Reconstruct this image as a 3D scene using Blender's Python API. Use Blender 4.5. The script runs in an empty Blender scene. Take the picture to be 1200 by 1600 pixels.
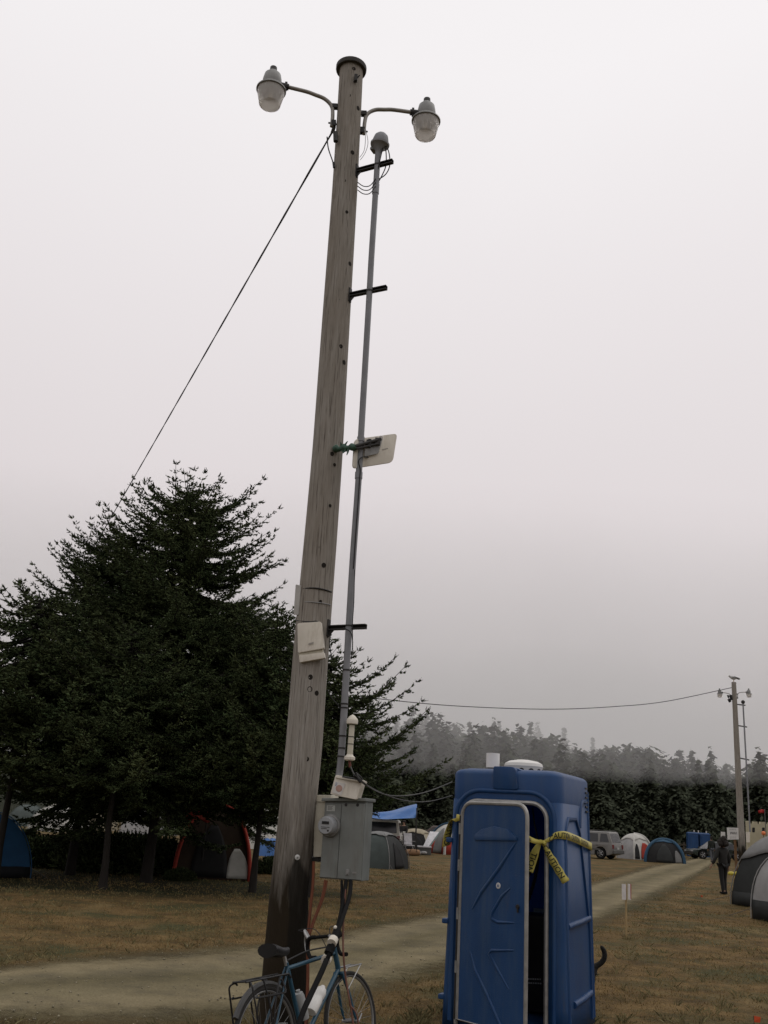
import bpy, bmesh, math, random
import numpy as np
from mathutils import Vector, Matrix, Euler
R_ = math.radians
rng = random.Random(7)
npr = np.random.RandomState(11)
scene = bpy.context.scene
COL = scene.collection

# ------------------------------------------------------------------ camera
EYE = Vector((0, 0, 1.8)); FPX = 1500.0; PITCH = R_(17.68); ROLL = R_(3.2)
FW = Vector((0, math.cos(PITCH), math.sin(PITCH)))
_r0 = Vector((1, 0, 0)); _u0 = Vector((0, -math.sin(PITCH), math.cos(PITCH)))
RT = _r0 * math.cos(ROLL) + _u0 * math.sin(ROLL)
UP = -_r0 * math.sin(ROLL) + _u0 * math.cos(ROLL)
cd = bpy.data.cameras.new('camera'); cam = bpy.data.objects.new('camera', cd); COL.objects.link(cam)
cd.sensor_fit = 'VERTICAL'; cd.sensor_height = 24.0; cd.lens = FPX / 1600.0 * 24.0
cd.clip_end = 5000; cd.clip_start = 0.05
cam.matrix_world = Matrix(((RT.x, UP.x, -FW.x, EYE.x), (RT.y, UP.y, -FW.y, EYE.y), (RT.z, UP.z, -FW.z, EYE.z), (0, 0, 0, 1)))
scene.camera = cam

# ------------------------------------------------------------------ sky: overcast, brighter overhead than at the horizon
SUN_EL, SUN_AZ = R_(58), R_(70)
w = bpy.data.worlds.new('World'); scene.world = w; w.use_nodes = True
nt = w.node_tree; nt.nodes.clear()
out = nt.nodes.new('ShaderNodeOutputWorld'); bg = nt.nodes.new('ShaderNodeBackground')
sky = nt.nodes.new('ShaderNodeTexSky'); sky.sky_type = 'NISHITA'; sky.sun_disc = False
sky.sun_elevation = SUN_EL; sky.sun_rotation = SUN_AZ; sky.air_density = 2.0; sky.dust_density = 6.0
hs = nt.nodes.new('ShaderNodeHueSaturation'); hs.inputs['Saturation'].default_value = 0.12
geo = nt.nodes.new('ShaderNodeNewGeometry'); sep = nt.nodes.new('ShaderNodeSeparateXYZ')
ramp = nt.nodes.new('ShaderNodeValToRGB')
el = ramp.color_ramp.elements
def rampset(cr, stops):
    while len(cr.elements) > 1: cr.elements.remove(cr.elements[-1])
    cr.elements[0].position = stops[0][0]; cr.elements[0].color = (*stops[0][1], 1)
    for p, c in stops[1:]:
        e = cr.elements.new(p); e.color = (*c, 1)
SKY = [(0.0, (3.0, 3.0, 2.95)), (0.08, (3.5, 3.45, 3.38)), (0.16, (5.9, 5.5, 5.55)), (0.30, (7.6, 7.05, 7.15)),
       (0.50, (8.45, 8.0, 8.12)), (0.68, (9.3, 9.0, 9.1)), (1.0, (9.6, 9.4, 9.5))]
rampset(ramp.color_ramp, SKY)
mx = nt.nodes.new('ShaderNodeMix'); mx.data_type = 'RGBA'; mx.inputs[0].default_value = 0.94
neg = nt.nodes.new('ShaderNodeMath'); neg.operation = 'MULTIPLY'; neg.inputs[1].default_value = -1.0
nt.links.new(geo.outputs['Incoming'], sep.inputs[0]); nt.links.new(sep.outputs['Z'], neg.inputs[0])
cn = nt.nodes.new('ShaderNodeTexNoise'); cn.inputs['Scale'].default_value = 2.2; cn.inputs['Detail'].default_value = 4; nt.links.new(geo.outputs['Incoming'], cn.inputs['Vector'])
cm_ = nt.nodes.new('ShaderNodeMath'); cm_.operation = 'MULTIPLY_ADD'; cm_.inputs[1].default_value = .10; nt.links.new(cn.outputs['Fac'], cm_.inputs[0])
ad_ = nt.nodes.new('ShaderNodeMath'); ad_.operation = 'SUBTRACT'; ad_.inputs[1].default_value = .05; nt.links.new(neg.outputs[0], ad_.inputs[0]); nt.links.new(ad_.outputs[0], cm_.inputs[2])
nt.links.new(cm_.outputs[0], ramp.inputs['Fac'])
nt.links.new(sky.outputs[0], hs.inputs['Color'])
nt.links.new(hs.outputs[0], mx.inputs[6]); nt.links.new(ramp.outputs[0], mx.inputs[7])
nt.links.new(mx.outputs[2], bg.inputs['Color']); bg.inputs['Strength'].default_value = 0.1
nt.links.new(bg.outputs[0], out.inputs['Surface'])

# ------------------------------------------------------------------ a weak, very soft sun through the fog
sl = bpy.data.lights.new('sun', 'SUN'); sl.energy = 0.5; sl.angle = R_(70); sl.color = (1, 0.97, 0.93)
sun = bpy.data.objects.new('sun', sl); COL.objects.link(sun)
sun.rotation_euler = (R_(90) - SUN_EL, 0, R_(180) - SUN_AZ)
sun.location = (0, 0, 30)

vs = scene.view_settings
vs.view_transform = 'Standard'; vs.look = 'None'; vs.gamma = 1.0; vs.exposure = 0.0; vs.use_curve_mapping = False
scene.cycles.max_bounces = 8; scene.cycles.diffuse_bounces = 3; scene.cycles.volume_bounces = 4
scene.cycles.transparent_max_bounces = 8; scene.cycles.use_denoising = True

# ------------------------------------------------------------------ helpers
def ray(px, py): return FW + RT * ((px - 600) / FPX) + UP * ((800 - py) / FPX)
def at(px, py, Y):
    d = ray(px, py); return EYE + d * ((Y - EYE.y) / d.y)
def gnd(px, py, z=0.0):
    d = ray(px, py); return EYE + d * ((z - EYE.z) / d.z)
def onplane(px, py, p0, n):
    d = ray(px, py); return EYE + d * ((p0 - EYE).dot(n) / d.dot(n))
def V(*a): return Vector(a)

MW = {}
def tag(o, label=None, cat=None, group=None, kind=None):
    if label: o['label'] = label
    if cat: o['category'] = cat
    if group: o['group'] = group
    if kind: o['kind'] = kind
    return o
def thing(name, label, cat, loc=(0, 0, 0), rotz=0, group=None, M=None):
    o = bpy.data.objects.new(name, None); COL.objects.link(o)
    o.empty_display_size = 0.1
    m = M if M is not None else Matrix.Translation(Vector(loc)) @ Matrix.Rotation(rotz, 4, 'Z')
    o.matrix_world = m; MW[o] = m.copy()
    return tag(o, label, cat, group)
def kids(o): return [c for c in bpy.data.objects if c.parent == o]
def copy_tree(o, parent=None):
    c = o.copy(); COL.objects.link(c); c.parent = parent
    MW[c] = MW.get(o, Matrix.Identity(4)).copy()
    for ch in kids(o): copy_tree(ch, c)
    return c

class MB:
    def __init__(s, M=None): s.v = []; s.f = []; s.M = M or Matrix.Identity(4)
    def add(s, vs, fs):
        b = len(s.v); s.v += [s.M @ Vector(p) for p in vs]; s.f += [tuple(b + i for i in f) for f in fs]; return s
    def box(s, c, d, rot=None):
        x, y, z = (k / 2 for k in d); c = Vector(c)
        pts = [Vector((a * x, b * y, e * z)) for e in (-1, 1) for b in (-1, 1) for a in (-1, 1)]
        if rot is not None: pts = [rot @ p for p in pts]
        return s.add([p + c for p in pts], [(0, 2, 3, 1), (4, 5, 7, 6), (0, 1, 5, 4), (1, 3, 7, 5), (3, 2, 6, 7), (2, 0, 4, 6)])
    def tube(s, pts, r, n=8, cap=True, closed=False):
        pts = [Vector(p) for p in pts]; m = len(pts)
        rr = r if isinstance(r, (list, tuple)) else [r] * m
        vs = []; fs = []; prev = None
        for i, p in enumerate(pts):
            if closed: t = pts[(i + 1) % m] - pts[i - 1]
            else: t = pts[min(i + 1, m - 1)] - pts[max(i - 1, 0)]
            if t.length < 1e-9: t = Vector((0, 0, 1))
            t.normalize()
            if prev is None:
                a = Vector((0, 0, 1)) if abs(t.z) < 0.9 else Vector((1, 0, 0))
                u = t.cross(a).normalized()
            else: u = (prev - t * prev.dot(t)).normalized()
            prev = u; w_ = t.cross(u)
            for k in range(n):
                an = 2 * math.pi * k / n
                vs.append(p + (u * math.cos(an) + w_ * math.sin(an)) * rr[i])
        for i in range(m if closed else m - 1):
            j = (i + 1) % m
            for k in range(n):
                k2 = (k + 1) % n
                fs.append((i * n + k, i * n + k2, j * n + k2, j * n + k))
        if cap and not closed:
            fs.append(tuple(range(n - 1, -1, -1))); fs.append(tuple((m - 1) * n + k for k in range(n)))
        return s.add(vs, fs)
    def lathe(s, prof, n=20, M=None):
        M = M or Matrix.Identity(4); vs = []; fs = []
        for r, z in prof:
            for k in range(n):
                an = 2 * math.pi * k / n; vs.append(M @ Vector((max(r, 1e-4) * math.cos(an), max(r, 1e-4) * math.sin(an), z)))
        for i in range(len(prof) - 1):
            for k in range(n):
                k2 = (k + 1) % n; fs.append((i * n + k, i * n + k2, (i + 1) * n + k2, (i + 1) * n + k))
        fs.append(tuple(range(n - 1, -1, -1))); fs.append(tuple((len(prof) - 1) * n + k for k in range(n)))
        return s.add(vs, fs)
    def prism(s, poly, d):
        """poly: list of 3D points of one face; d: extrusion vector."""
        n = len(poly); d = Vector(d); a = [Vector(p) for p in poly]
        return s.add(a + [p + d for p in a], [tuple(range(n - 1, -1, -1)), tuple(range(n, 2 * n))] +
                     [(i, (i + 1) % n, n + (i + 1) % n, n + i) for i in range(n)])
    def loft(s, rings, closed=True, cap=True):
        n = len(rings[0]); vs = [p for r in rings for p in r]; fs = []
        for i in range(len(rings) - 1):
            for k in range(n if closed else n - 1):
                k2 = (k + 1) % n; fs.append((i * n + k, i * n + k2, (i + 1) * n + k2, (i + 1) * n + k))
        if cap and closed:
            fs.append(tuple(range(n - 1, -1, -1))); fs.append(tuple((len(rings) - 1) * n + k for k in range(n)))
        return s.add(vs, fs)
    def grid(s, P):
        n = len(P); m = len(P[0]); vs = [p for r in P for p in r]
        return s.add(vs, [(i * m + j, i * m + j + 1, (i + 1) * m + j + 1, (i + 1) * m + j) for i in range(n - 1) for j in range(m - 1)])
    def ball(s, c, r, n=10, sc=(1, 1, 1)):
        c = Vector(c); prof = [(math.sin(math.pi * i / n) * r, -math.cos(math.pi * i / n) * r) for i in range(n + 1)]
        return s.lathe(prof, n + 4, Matrix.Translation(c) @ Matrix.Diagonal((*sc, 1)))
    def build(s, name, mat, parent=None, world=True, smooth=None, bevel=0, seg=2, solid=0, subsurf=0, kind=None, label=None):
        me = bpy.data.meshes.new(name)
        pts = s.v
        if parent is not None and world:
            m = MW.get(parent)
            if m is not None:
                inv = m.inverted(); pts = [inv @ p for p in pts]
        me.from_pydata([tuple(p) for p in pts], [], s.f)
        bm = bmesh.new(); bm.from_mesh(me)
        bmesh.ops.remove_doubles(bm, verts=bm.verts, dist=1e-5)
        bmesh.ops.recalc_face_normals(bm, faces=bm.faces)
        if bevel:
            es = [e for e in bm.edges if len(e.link_faces) == 2 and e.calc_face_angle(0) > 0.6]
            bmesh.ops.bevel(bm, geom=es, offset=bevel, segments=seg, affect='EDGES', profile=0.6, clamp_overlap=True)
        if smooth is not None:
            for f in bm.faces: f.smooth = True
            for e in bm.edges:
                if len(e.link_faces) == 2 and e.calc_face_angle(0) > R_(smooth): e.smooth = False
        bm.to_mesh(me); bm.free()
        if mat: me.materials.append(mat)
        o = bpy.data.objects.new(name, me); COL.objects.link(o)
        if parent is not None:
            o.parent = parent; MW[o] = MW.get(parent, Matrix.Identity(4)).copy()
        else: MW[o] = Matrix.Identity(4)
        if solid:
            md = o.modifiers.new('solid', 'SOLIDIFY'); md.thickness = solid; md.offset = -1
        if subsurf:
            md = o.modifiers.new('sub', 'SUBSURF'); md.levels = md.render_levels = subsurf
        if kind: o['kind'] = kind
        if label: o['label'] = label
        return o
def raw_mesh(name, verts, tris, mat, smooth=False):
    me = bpy.data.meshes.new(name); nv = len(verts); nf = len(tris)
    me.vertices.add(nv); me.vertices.foreach_set('co', np.asarray(verts, dtype=np.float32).ravel())
    me.loops.add(nf * 3); me.loops.foreach_set('vertex_index', np.asarray(tris, dtype=np.int32).ravel())
    me.polygons.add(nf); me.polygons.foreach_set('loop_start', np.arange(0, nf * 3, 3, dtype=np.int32))
    me.polygons.foreach_set('loop_total', np.full(nf, 3, dtype=np.int32))
    me.update(calc_edges=True); me.validate()
    if mat: me.materials.append(mat)
    return me
def mesh_obj(name, me, parent=None):
    o = bpy.data.objects.new(name, me); COL.objects.link(o)
    if parent is not None: o.parent = parent
    return o
def rounded(pts, r, n=4):
    """round the corners of a polygon (3D points in one plane)."""
    pts = [Vector(p) for p in pts]; m = len(pts); o = []
    for i in range(m):
        p = pts[i]; a = pts[i - 1] - p; b = pts[(i + 1) % m] - p
        rr = r[i] if isinstance(r, (list, tuple)) else r
        k = min(rr, a.length * .45, b.length * .45)
        if k < 1e-5: o.append(p); continue
        A = p + a.normalized() * k; B = p + b.normalized() * k
        for j in range(n + 1):
            t = j / n; o.append(A * (1 - t) ** 2 + p * 2 * t * (1 - t) + B * t * t)
    return o
def slab(corners, thick, r=0.0, n=4):
    """plate whose front face has the given corners, extruded away from the camera."""
    c = [Vector(p) for p in corners]
    nrm = (c[1] - c[0]).cross(c[-1] - c[0]).normalized()
    if nrm.dot(c[0] - EYE) < 0: nrm = -nrm
    p = rounded(c, r, n) if r else c
    mb = MB(); mb.prism(p, nrm * thick); return mb
def smooth_path(pts, n=6):
    pts = [Vector(p) for p in pts]; o = []
    for i in range(len(pts) - 1):
        p0 = pts[max(i - 1, 0)]; p1 = pts[i]; p2 = pts[i + 1]; p3 = pts[min(i + 2, len(pts) - 1)]
        for k in range(n):
            t = k / n
            o.append(0.5 * ((2 * p1) + (p2 - p0) * t + (2 * p0 - 5 * p1 + 4 * p2 - p3) * t * t + (3 * p1 - p0 - 3 * p2 + p3) * t ** 3))
    o.append(pts[-1]); return o

# ------------------------------------------------------------------ materials
def mat(name, c, c2=None, scale=6.0, rough=0.6, bump=0.0, bscale=60.0, metal=0.0, spec=0.3, stretch=(1, 1, 1), island=0.0, detail=5, trans=0.0, contrast=0.5):
    m = bpy.data.materials.new(name); m.use_nodes = True
    n = m.node_tree; b = n.nodes['Principled BSDF']
    b.inputs['Roughness'].default_value = rough; b.inputs['Metallic'].default_value = metal
    b.inputs['Specular IOR Level'].default_value = spec
    if trans: b.inputs['Transmission Weight'].default_value = trans
    tc = n.nodes.new('ShaderNodeTexCoord'); mp = n.nodes.new('ShaderNodeMapping'); mp.inputs['Scale'].default_value = stretch
    n.links.new(tc.outputs['Object'], mp.inputs['Vector'])
    c2 = c2 or tuple(k * 0.72 for k in c)
    no = n.nodes.new('ShaderNodeTexNoise'); no.inputs['Scale'].default_value = scale; no.inputs['Detail'].default_value = detail; no.inputs['Roughness'].default_value = 0.6
    n.links.new(mp.outputs[0], no.inputs['Vector'])
    rp = n.nodes.new('ShaderNodeValToRGB'); h = 0.5 - contrast * 0.4
    rampset(rp.color_ramp, [(h, c2), (1 - h, c)])
    n.links.new(no.outputs['Fac'], rp.inputs['Fac'])
    last = rp.outputs[0]
    if island:
        g = n.nodes.new('ShaderNodeNewGeometry'); hv = n.nodes.new('ShaderNodeHueSaturation')
        ma = n.nodes.new('ShaderNodeMapRange'); ma.inputs['To Min'].default_value = 1 - island; ma.inputs['To Max'].default_value = 1 + island
        n.links.new(g.outputs['Random Per Island'], ma.inputs['Value']); n.links.new(ma.outputs[0], hv.inputs['Value'])
        n.links.new(last, hv.inputs['Color']); last = hv.outputs[0]
    n.links.new(last, b.inputs['Base Color'])
    rr = n.nodes.new('ShaderNodeMapRange'); rr.inputs['To Min'].default_value = max(0.05, rough - 0.12); rr.inputs['To Max'].default_value = min(1, rough + 0.12)
    n.links.new(no.outputs['Fac'], rr.inputs['Value']); n.links.new(rr.outputs[0], b.inputs['Roughness'])
    if bump:
        nb = n.nodes.new('ShaderNodeTexNoise'); nb.inputs['Scale'].default_value = bscale; nb.inputs['Detail'].default_value = 4
        n.links.new(mp.outputs[0], nb.inputs['Vector'])
        bp = n.nodes.new('ShaderNodeBump'); bp.inputs['Strength'].default_value = bump; bp.inputs['Distance'].default_value = 0.02
        n.links.new(nb.outputs['Fac'], bp.inputs['Height']); n.links.new(bp.outputs[0], b.inputs['Normal'])
    return m
M_ = {}
def MM(k, *a, **kw):
    if k not in M_: M_[k] = mat(k, *a, **kw)
    return M_[k]
galv = MM('galvanised_metal', (.30, .30, .29), (.17, .17, .165), scale=9, rough=.5, metal=.3, bump=.05)
dark_iron = MM('dark_iron', (.045, .042, .04), (.02, .02, .019), scale=12, rough=.6, metal=.2)
black_plastic = MM('black_plastic', (.018, .018, .019), (.01, .01, .01), rough=.45)
black_rubber = MM('black_rubber', (.012, .012, .012), (.007, .007, .007), rough=.85, spec=.12)
white_plastic = MM('white_plastic', (.70, .66, .58), (.56, .52, .44), scale=4, rough=.5)
cream_plastic = MM('cream_plastic', (.60, .57, .47), (.47, .44, .35), scale=5, rough=.5)
pvc = MM('grey_pvc', (.24, .245, .26), (.17, .175, .185), scale=5, rough=.5)
boxgrey = MM('grey_enamel', (.19, .202, .190), (.14, .149, .139), scale=5, rough=.42, bump=.03)
alu = MM('aluminium', (.36, .35, .33), (.24, .235, .22), scale=14, rough=.42, metal=.45)
clear = MM('clear_plastic', (.8, .8, .8), (.7, .7, .7), rough=.2, trans=.75, spec=.4)

def grime(m, col, stretch, lo=.5, hi=.8, amt=.6, sc=1.6):
    """stains and streaks with a shape of their own over a material's colour."""
    n_ = m.node_tree; b_2 = n_.nodes['Principled BSDF']; src = b_2.inputs['Base Color'].links[0].from_socket
    t2 = n_.nodes.new('ShaderNodeTexCoord'); m2 = n_.nodes.new('ShaderNodeMapping'); m2.inputs['Scale'].default_value = stretch; x2 = n_.nodes.new('ShaderNodeTexNoise'); x2.inputs['Scale'].default_value = sc; x2.inputs['Detail'].default_value = 9; x2.inputs['Roughness'].default_value = .72
    n_.links.new(t2.outputs['Object'], m2.inputs[0]); n_.links.new(m2.outputs[0], x2.inputs['Vector'])
    r2 = n_.nodes.new('ShaderNodeMapRange'); r2.inputs['From Min'].default_value = lo; r2.inputs['From Max'].default_value = hi; r2.inputs['To Max'].default_value = amt; n_.links.new(x2.outputs['Fac'], r2.inputs['Value'])
    k2 = n_.nodes.new('ShaderNodeMix'); k2.data_type = 'RGBA'; n_.links.new(r2.outputs[0], k2.inputs[0]); n_.links.new(src, k2.inputs[6]); k2.inputs[7].default_value = (*col, 1); n_.links.new(k2.outputs[2], b_2.inputs['Base Color'])
grime(boxgrey, (.11, .095, .075), (9, 9, 1.2), .52, .75, .6); grime(white_plastic, (.30, .25, .17), (8, 8, 2), .5, .78, .6); grime(cream_plastic, (.22, .18, .11), (8, 8, 1.5), .5, .78, .6)
grime(pvc, (.12, .115, .11), (14, 14, .8), .5, .75, .5); grime(galv, (.12, .10, .08), (10, 10, 4), .5, .75, .5)
# ================================================================== THE SETTING
def hill(x, y):
    s = np.maximum(y - 96.0, 0.0); s = s * s / (s + 14.0)
    k = 1 / (1 + np.exp(-(38.0 - x) / 12.0))
    g = 0.042 + 0.080 * k
    z = s * g + 1.5 * np.sin(x * .045 + 1.0) * np.minimum(s / 40, 1) + 1.0 * np.sin(x * .11 + y * .05) * np.minimum(s / 40, 1)
    far = np.maximum(y - 420.0, 0.0)
    z = z - far * g * 0.9
    bump = .02 * np.sin(x * 1.1 + .7 * y) * np.sin(y * .9 - .4 * x) * np.clip((np.hypot(x, y) - 4) / 10, 0, 1)
    return z + bump
def zg(x, y): return float(hill(np.float64(x), np.float64(y)))

def ground_material():
    m = bpy.data.materials.new('dry_grass_ground'); m.use_nodes = True
    n = m.node_tree; b = n.nodes['Principled BSDF']; b.inputs['Roughness'].default_value = .95; b.inputs['Specular IOR Level'].default_value = .1
    tc = n.nodes.new('ShaderNodeTexCoord')
    def noise(sc, det=6, st=(1, 1, 1), ro=.6):
        mp = n.nodes.new('ShaderNodeMapping'); mp.inputs['Scale'].default_value = st
        x = n.nodes.new('ShaderNodeTexNoise'); x.inputs['Scale'].default_value = sc; x.inputs['Detail'].default_value = det; x.inputs['Roughness'].default_value = ro
        n.links.new(tc.outputs['Object'], mp.inputs[0]); n.links.new(mp.outputs[0], x.inputs['Vector']); return x.outputs['Fac']
    def ramp_(f, st):
        r = n.nodes.new('ShaderNodeValToRGB'); rampset(r.color_ramp, st); n.links.new(f, r.inputs['Fac']); return r.outputs[0]
    def mixc(f, a, c):
        x = n.nodes.new('ShaderNodeMix'); x.data_type = 'RGBA'; n.links.new(f, x.inputs[0])
        for s_, k in ((a, 6), (c, 7)):
            if isinstance(s_, tuple): x.inputs[k].default_value = (*s_, 1)
            else: n.links.new(s_, x.inputs[k])
        return x.outputs[2]
    base = ramp_(noise(1.6, 8, ro=.7), [(.34, (.057, .040, .018)), (.5, (.118, .076, .031)), (.68, (.175, .116, .049))])
    gm = ramp_(noise(.5, 7, ro=.66), [(.47, (0, 0, 0)), (.62, (.85, .85, .85))])
    c = mixc(gm, base, (.048, .054, .024))
    dm = ramp_(noise(.9, 5, (1, .5, 1)), [(.56, (0, 0, 0)), (.72, (.75, .75, .75))])
    c = mixc(dm, c, (.19, .135, .062))
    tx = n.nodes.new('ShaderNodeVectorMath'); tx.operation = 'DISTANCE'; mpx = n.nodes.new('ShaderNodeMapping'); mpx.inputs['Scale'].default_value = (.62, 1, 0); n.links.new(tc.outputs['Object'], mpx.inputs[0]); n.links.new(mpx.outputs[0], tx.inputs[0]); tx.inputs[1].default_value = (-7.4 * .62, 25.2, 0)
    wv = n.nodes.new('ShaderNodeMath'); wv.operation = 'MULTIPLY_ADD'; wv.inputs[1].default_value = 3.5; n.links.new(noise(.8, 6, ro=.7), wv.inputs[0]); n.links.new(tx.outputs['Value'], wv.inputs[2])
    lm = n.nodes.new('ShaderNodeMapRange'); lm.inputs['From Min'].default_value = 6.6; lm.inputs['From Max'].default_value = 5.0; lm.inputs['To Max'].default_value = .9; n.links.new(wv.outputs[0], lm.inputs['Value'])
    c = mixc(lm.outputs[0], c, (.022, .026, .011))                # lush grass and needle litter, with the spruces' shade painted into the colour
    fine = ramp_(noise(26, 4, ro=.75), [(.3, (.55, .55, .55)), (.7, (1.35, 1.35, 1.35))])
    mu = n.nodes.new('ShaderNodeMix'); mu.data_type = 'RGBA'; mu.blend_type = 'MULTIPLY'; mu.inputs[0].default_value = 1
    n.links.new(c, mu.inputs[6]); n.links.new(fine, mu.inputs[7]); c = mu.outputs[2]
    # forest floor on the slope
    sp = n.nodes.new('ShaderNodeSeparateXYZ'); n.links.new(tc.outputs['Object'], sp.inputs[0])
    mr = n.nodes.new('ShaderNodeMapRange'); mr.inputs['From Min'].default_value = 93; mr.inputs['From Max'].default_value = 104
    n.links.new(sp.outputs['Y'], mr.inputs['Value'])
    c = mixc(mr.outputs[0], c, (.018, .021, .011))
    n.links.new(c, b.inputs['Base Color'])
    bp = n.nodes.new('ShaderNodeBump'); bp.inputs['Strength'].default_value = .8; bp.inputs['Distance'].default_value = .05
    n.links.new(noise(20, 5), bp.inputs['Height']); n.links.new(bp.outputs[0], b.inputs['Normal'])
    return m
def axis(a, b, near, lo, hi, far_n):
    mid = np.arange(a, b + 1e-6, near)
    g = np.geomspace(1, 1 + (hi - b), far_n)[1:] - 1 + b
    l = a - (np.geomspace(1, 1 + (a - lo), far_n)[1:] - 1)
    return np.concatenate([l[::-1], mid, g])
xs = axis(-40, 60, 1.0, -900, 900, 34); ys = axis(-6, 160, 1.0, -60, 1500, 40)
X, Y = np.meshgrid(xs, ys); Z = hill(X, Y)
vv = np.stack([X, Y, Z], -1).reshape(-1, 3); ny, nx = X.shape
ii = (np.arange(ny - 1)[:, None] * nx + np.arange(nx - 1)[None]).ravel()
tr = np.concatenate([np.stack([ii, ii + 1, ii + nx + 1], 1), np.stack([ii, ii + nx + 1, ii + nx], 1)])
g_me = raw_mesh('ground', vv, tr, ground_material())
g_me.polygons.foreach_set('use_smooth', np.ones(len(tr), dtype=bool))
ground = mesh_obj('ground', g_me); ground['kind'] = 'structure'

# ---- gravel road, from the lower left to the far right
up_px = [(-420, 1590), (-160, 1530), (0, 1512), (140, 1496), (280, 1487), (410, 1477), (520, 1458), (620, 1438), (700, 1424), (820, 1400), (928, 1379), (1024, 1352), (1092, 1339), (1122, 1328), (1140, 1322)]
lo_px = [(-420, 1690), (-160, 1622), (0, 1596), (140, 1604), (280, 1600), (410, 1590), (520, 1568), (620, 1540), (700, 1516), (820, 1480), (928, 1447), (1037, 1398), (1100, 1362), (1132, 1339), (1150, 1327)]
def resample(p, n):
    p = [Vector(q) for q in p]; o = []
    for i in range(n):
        t = i / (n - 1) * (len(p) - 1); k = min(int(t), len(p) - 2); o.append(p[k].lerp(p[k + 1], t - k))
    return o
N = 220
ua = resample(smooth_path([gnd(*p) for p in up_px], 5), N); la = resample(smooth_path([gnd(*p) for p in lo_px], 5), N)
P = []; NW = 14
for i in range(N):
    row = []
    for j in range(NW + 1):
        t = -.14 + 1.28 * j / NW; q = ua[i].lerp(la[i], t)
        row.append(Vector((q.x, q.y, zg(q.x, q.y) + .010 + .014 * max(0, math.sin(math.pi * min(1, max(0, t)))))))
    P.append(row)
def gravel_material():
    m = bpy.data.materials.new('packed_gravel'); m.use_nodes = True; n = m.node_tree; b = n.nodes['Principled BSDF']; b.inputs['Roughness'].default_value = .95; b.inputs['Specular IOR Level'].default_value = .08
    tc = n.nodes.new('ShaderNodeTexCoord'); at_ = n.nodes.new('ShaderNodeAttribute'); at_.attribute_name = 'across'
    def noise(sc, det=6, ro=.6):
        x = n.nodes.new('ShaderNodeTexNoise'); x.inputs['Scale'].default_value = sc; x.inputs['Detail'].default_value = det; x.inputs['Roughness'].default_value = ro; n.links.new(tc.outputs['Object'], x.inputs['Vector']); return x.outputs['Fac']
    def ramp_(f, st):
        r = n.nodes.new('ShaderNodeValToRGB'); rampset(r.color_ramp, st); n.links.new(f, r.inputs['Fac']); return r.outputs[0]
    def mixc(f, a, c, bl='MIX', k=None):
        x = n.nodes.new('ShaderNodeMix'); x.data_type = 'RGBA'; x.blend_type = bl
        if k is None: n.links.new(f, x.inputs[0])
        else: x.inputs[0].default_value = k
        for s_, q in ((a, 6), (c, 7)):
            if isinstance(s_, tuple): x.inputs[q].default_value = (*s_, 1)
            else: n.links.new(s_, x.inputs[q])
        return x.outputs[2]
    def M2(op, a, c):
        x = n.nodes.new('ShaderNodeMath'); x.operation = op
        for i_, s_ in enumerate((a, c)):
            if isinstance(s_, (int, float)): x.inputs[i_].default_value = s_
            else: n.links.new(s_, x.inputs[i_])
        return x.outputs[0]
    c = ramp_(noise(1.1, 8, .68), [(.33, (.106, .092, .061)), (.52, (.162, .137, .083)), (.7, (.206, .175, .108))])
    # wheel tracks are paler packed grit, the crown between and the verges hold darker soil and weeds
    wob = M2('ADD', at_.outputs['Fac'], M2('MULTIPLY', M2('SUBTRACT', noise(.35, 3), .5), .16))
    tracks = ramp_(wob, [(.0, (.50, .50, .46)), (.12, (.62, .62, .56)), (.27, (1.15, 1.12, 1.09)), (.38, (.98, .98, .97)), (.49, (.72, .72, .66)), (.60, (.95, .95, .92)), (.72, (1.14, 1.12, 1.1)), (.86, (.66, .67, .60)), (1, (.48, .50, .44))])
    c = mixc(None, c, tracks, 'MULTIPLY', 1.0)
    c = mixc(None, c, ramp_(noise(38, 4, .75), [(.3, (.72, .72, .72)), (.72, (1.25, 1.25, 1.25))]), 'MULTIPLY', 1.0)
    n.links.new(c, b.inputs['Base Color'])
    bp = n.nodes.new('ShaderNodeBump'); bp.inputs['Strength'].default_value = .5; bp.inputs['Distance'].default_value = .03; n.links.new(noise(45, 5), bp.inputs['Height']); n.links.new(bp.outputs[0], b.inputs['Normal'])
    # grit thins out into the grass
    e = M2('MINIMUM', at_.outputs['Fac'], M2('SUBTRACT', 1.0, at_.outputs['Fac']))
    cov = M2('ADD', M2('MULTIPLY', e, 3.8), M2('MULTIPLY', M2('SUBTRACT', noise(3.2, 8, .75), .5), 1.5))
    mr = n.nodes.new('ShaderNodeMapRange'); mr.inputs['From Min'].default_value = .15; mr.inputs['From Max'].default_value = .95; n.links.new(cov, mr.inputs['Value'])
    tr = n.nodes.new('ShaderNodeBsdfTransparent'); ms = n.nodes.new('ShaderNodeMixShader'); n.links.new(mr.outputs[0], ms.inputs[0]); n.links.new(tr.outputs[0], ms.inputs[1]); n.links.new(b.outputs[0], ms.inputs[2]); n.links.new(ms.outputs[0], n.nodes['Material Output'].inputs['Surface'])
    return m
rv = np.array([tuple(p) for r in P for p in r]); m_ = NW + 1
ii = np.array([i * m_ + j for i in range(N - 1) for j in range(NW)]); rt_ = np.concatenate([np.stack([ii, ii + 1, ii + m_ + 1], 1), np.stack([ii, ii + m_ + 1, ii + m_], 1)])[:, ::-1]
rme = raw_mesh('gravel_road', rv, rt_, gravel_material()); at__ = rme.attributes.new('across', 'FLOAT', 'POINT'); at__.data.foreach_set('value', np.tile(np.arange(m_) / NW, N).astype(np.float32))
rme.polygons.foreach_set('use_smooth', np.ones(len(rt_), dtype=bool))
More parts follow.
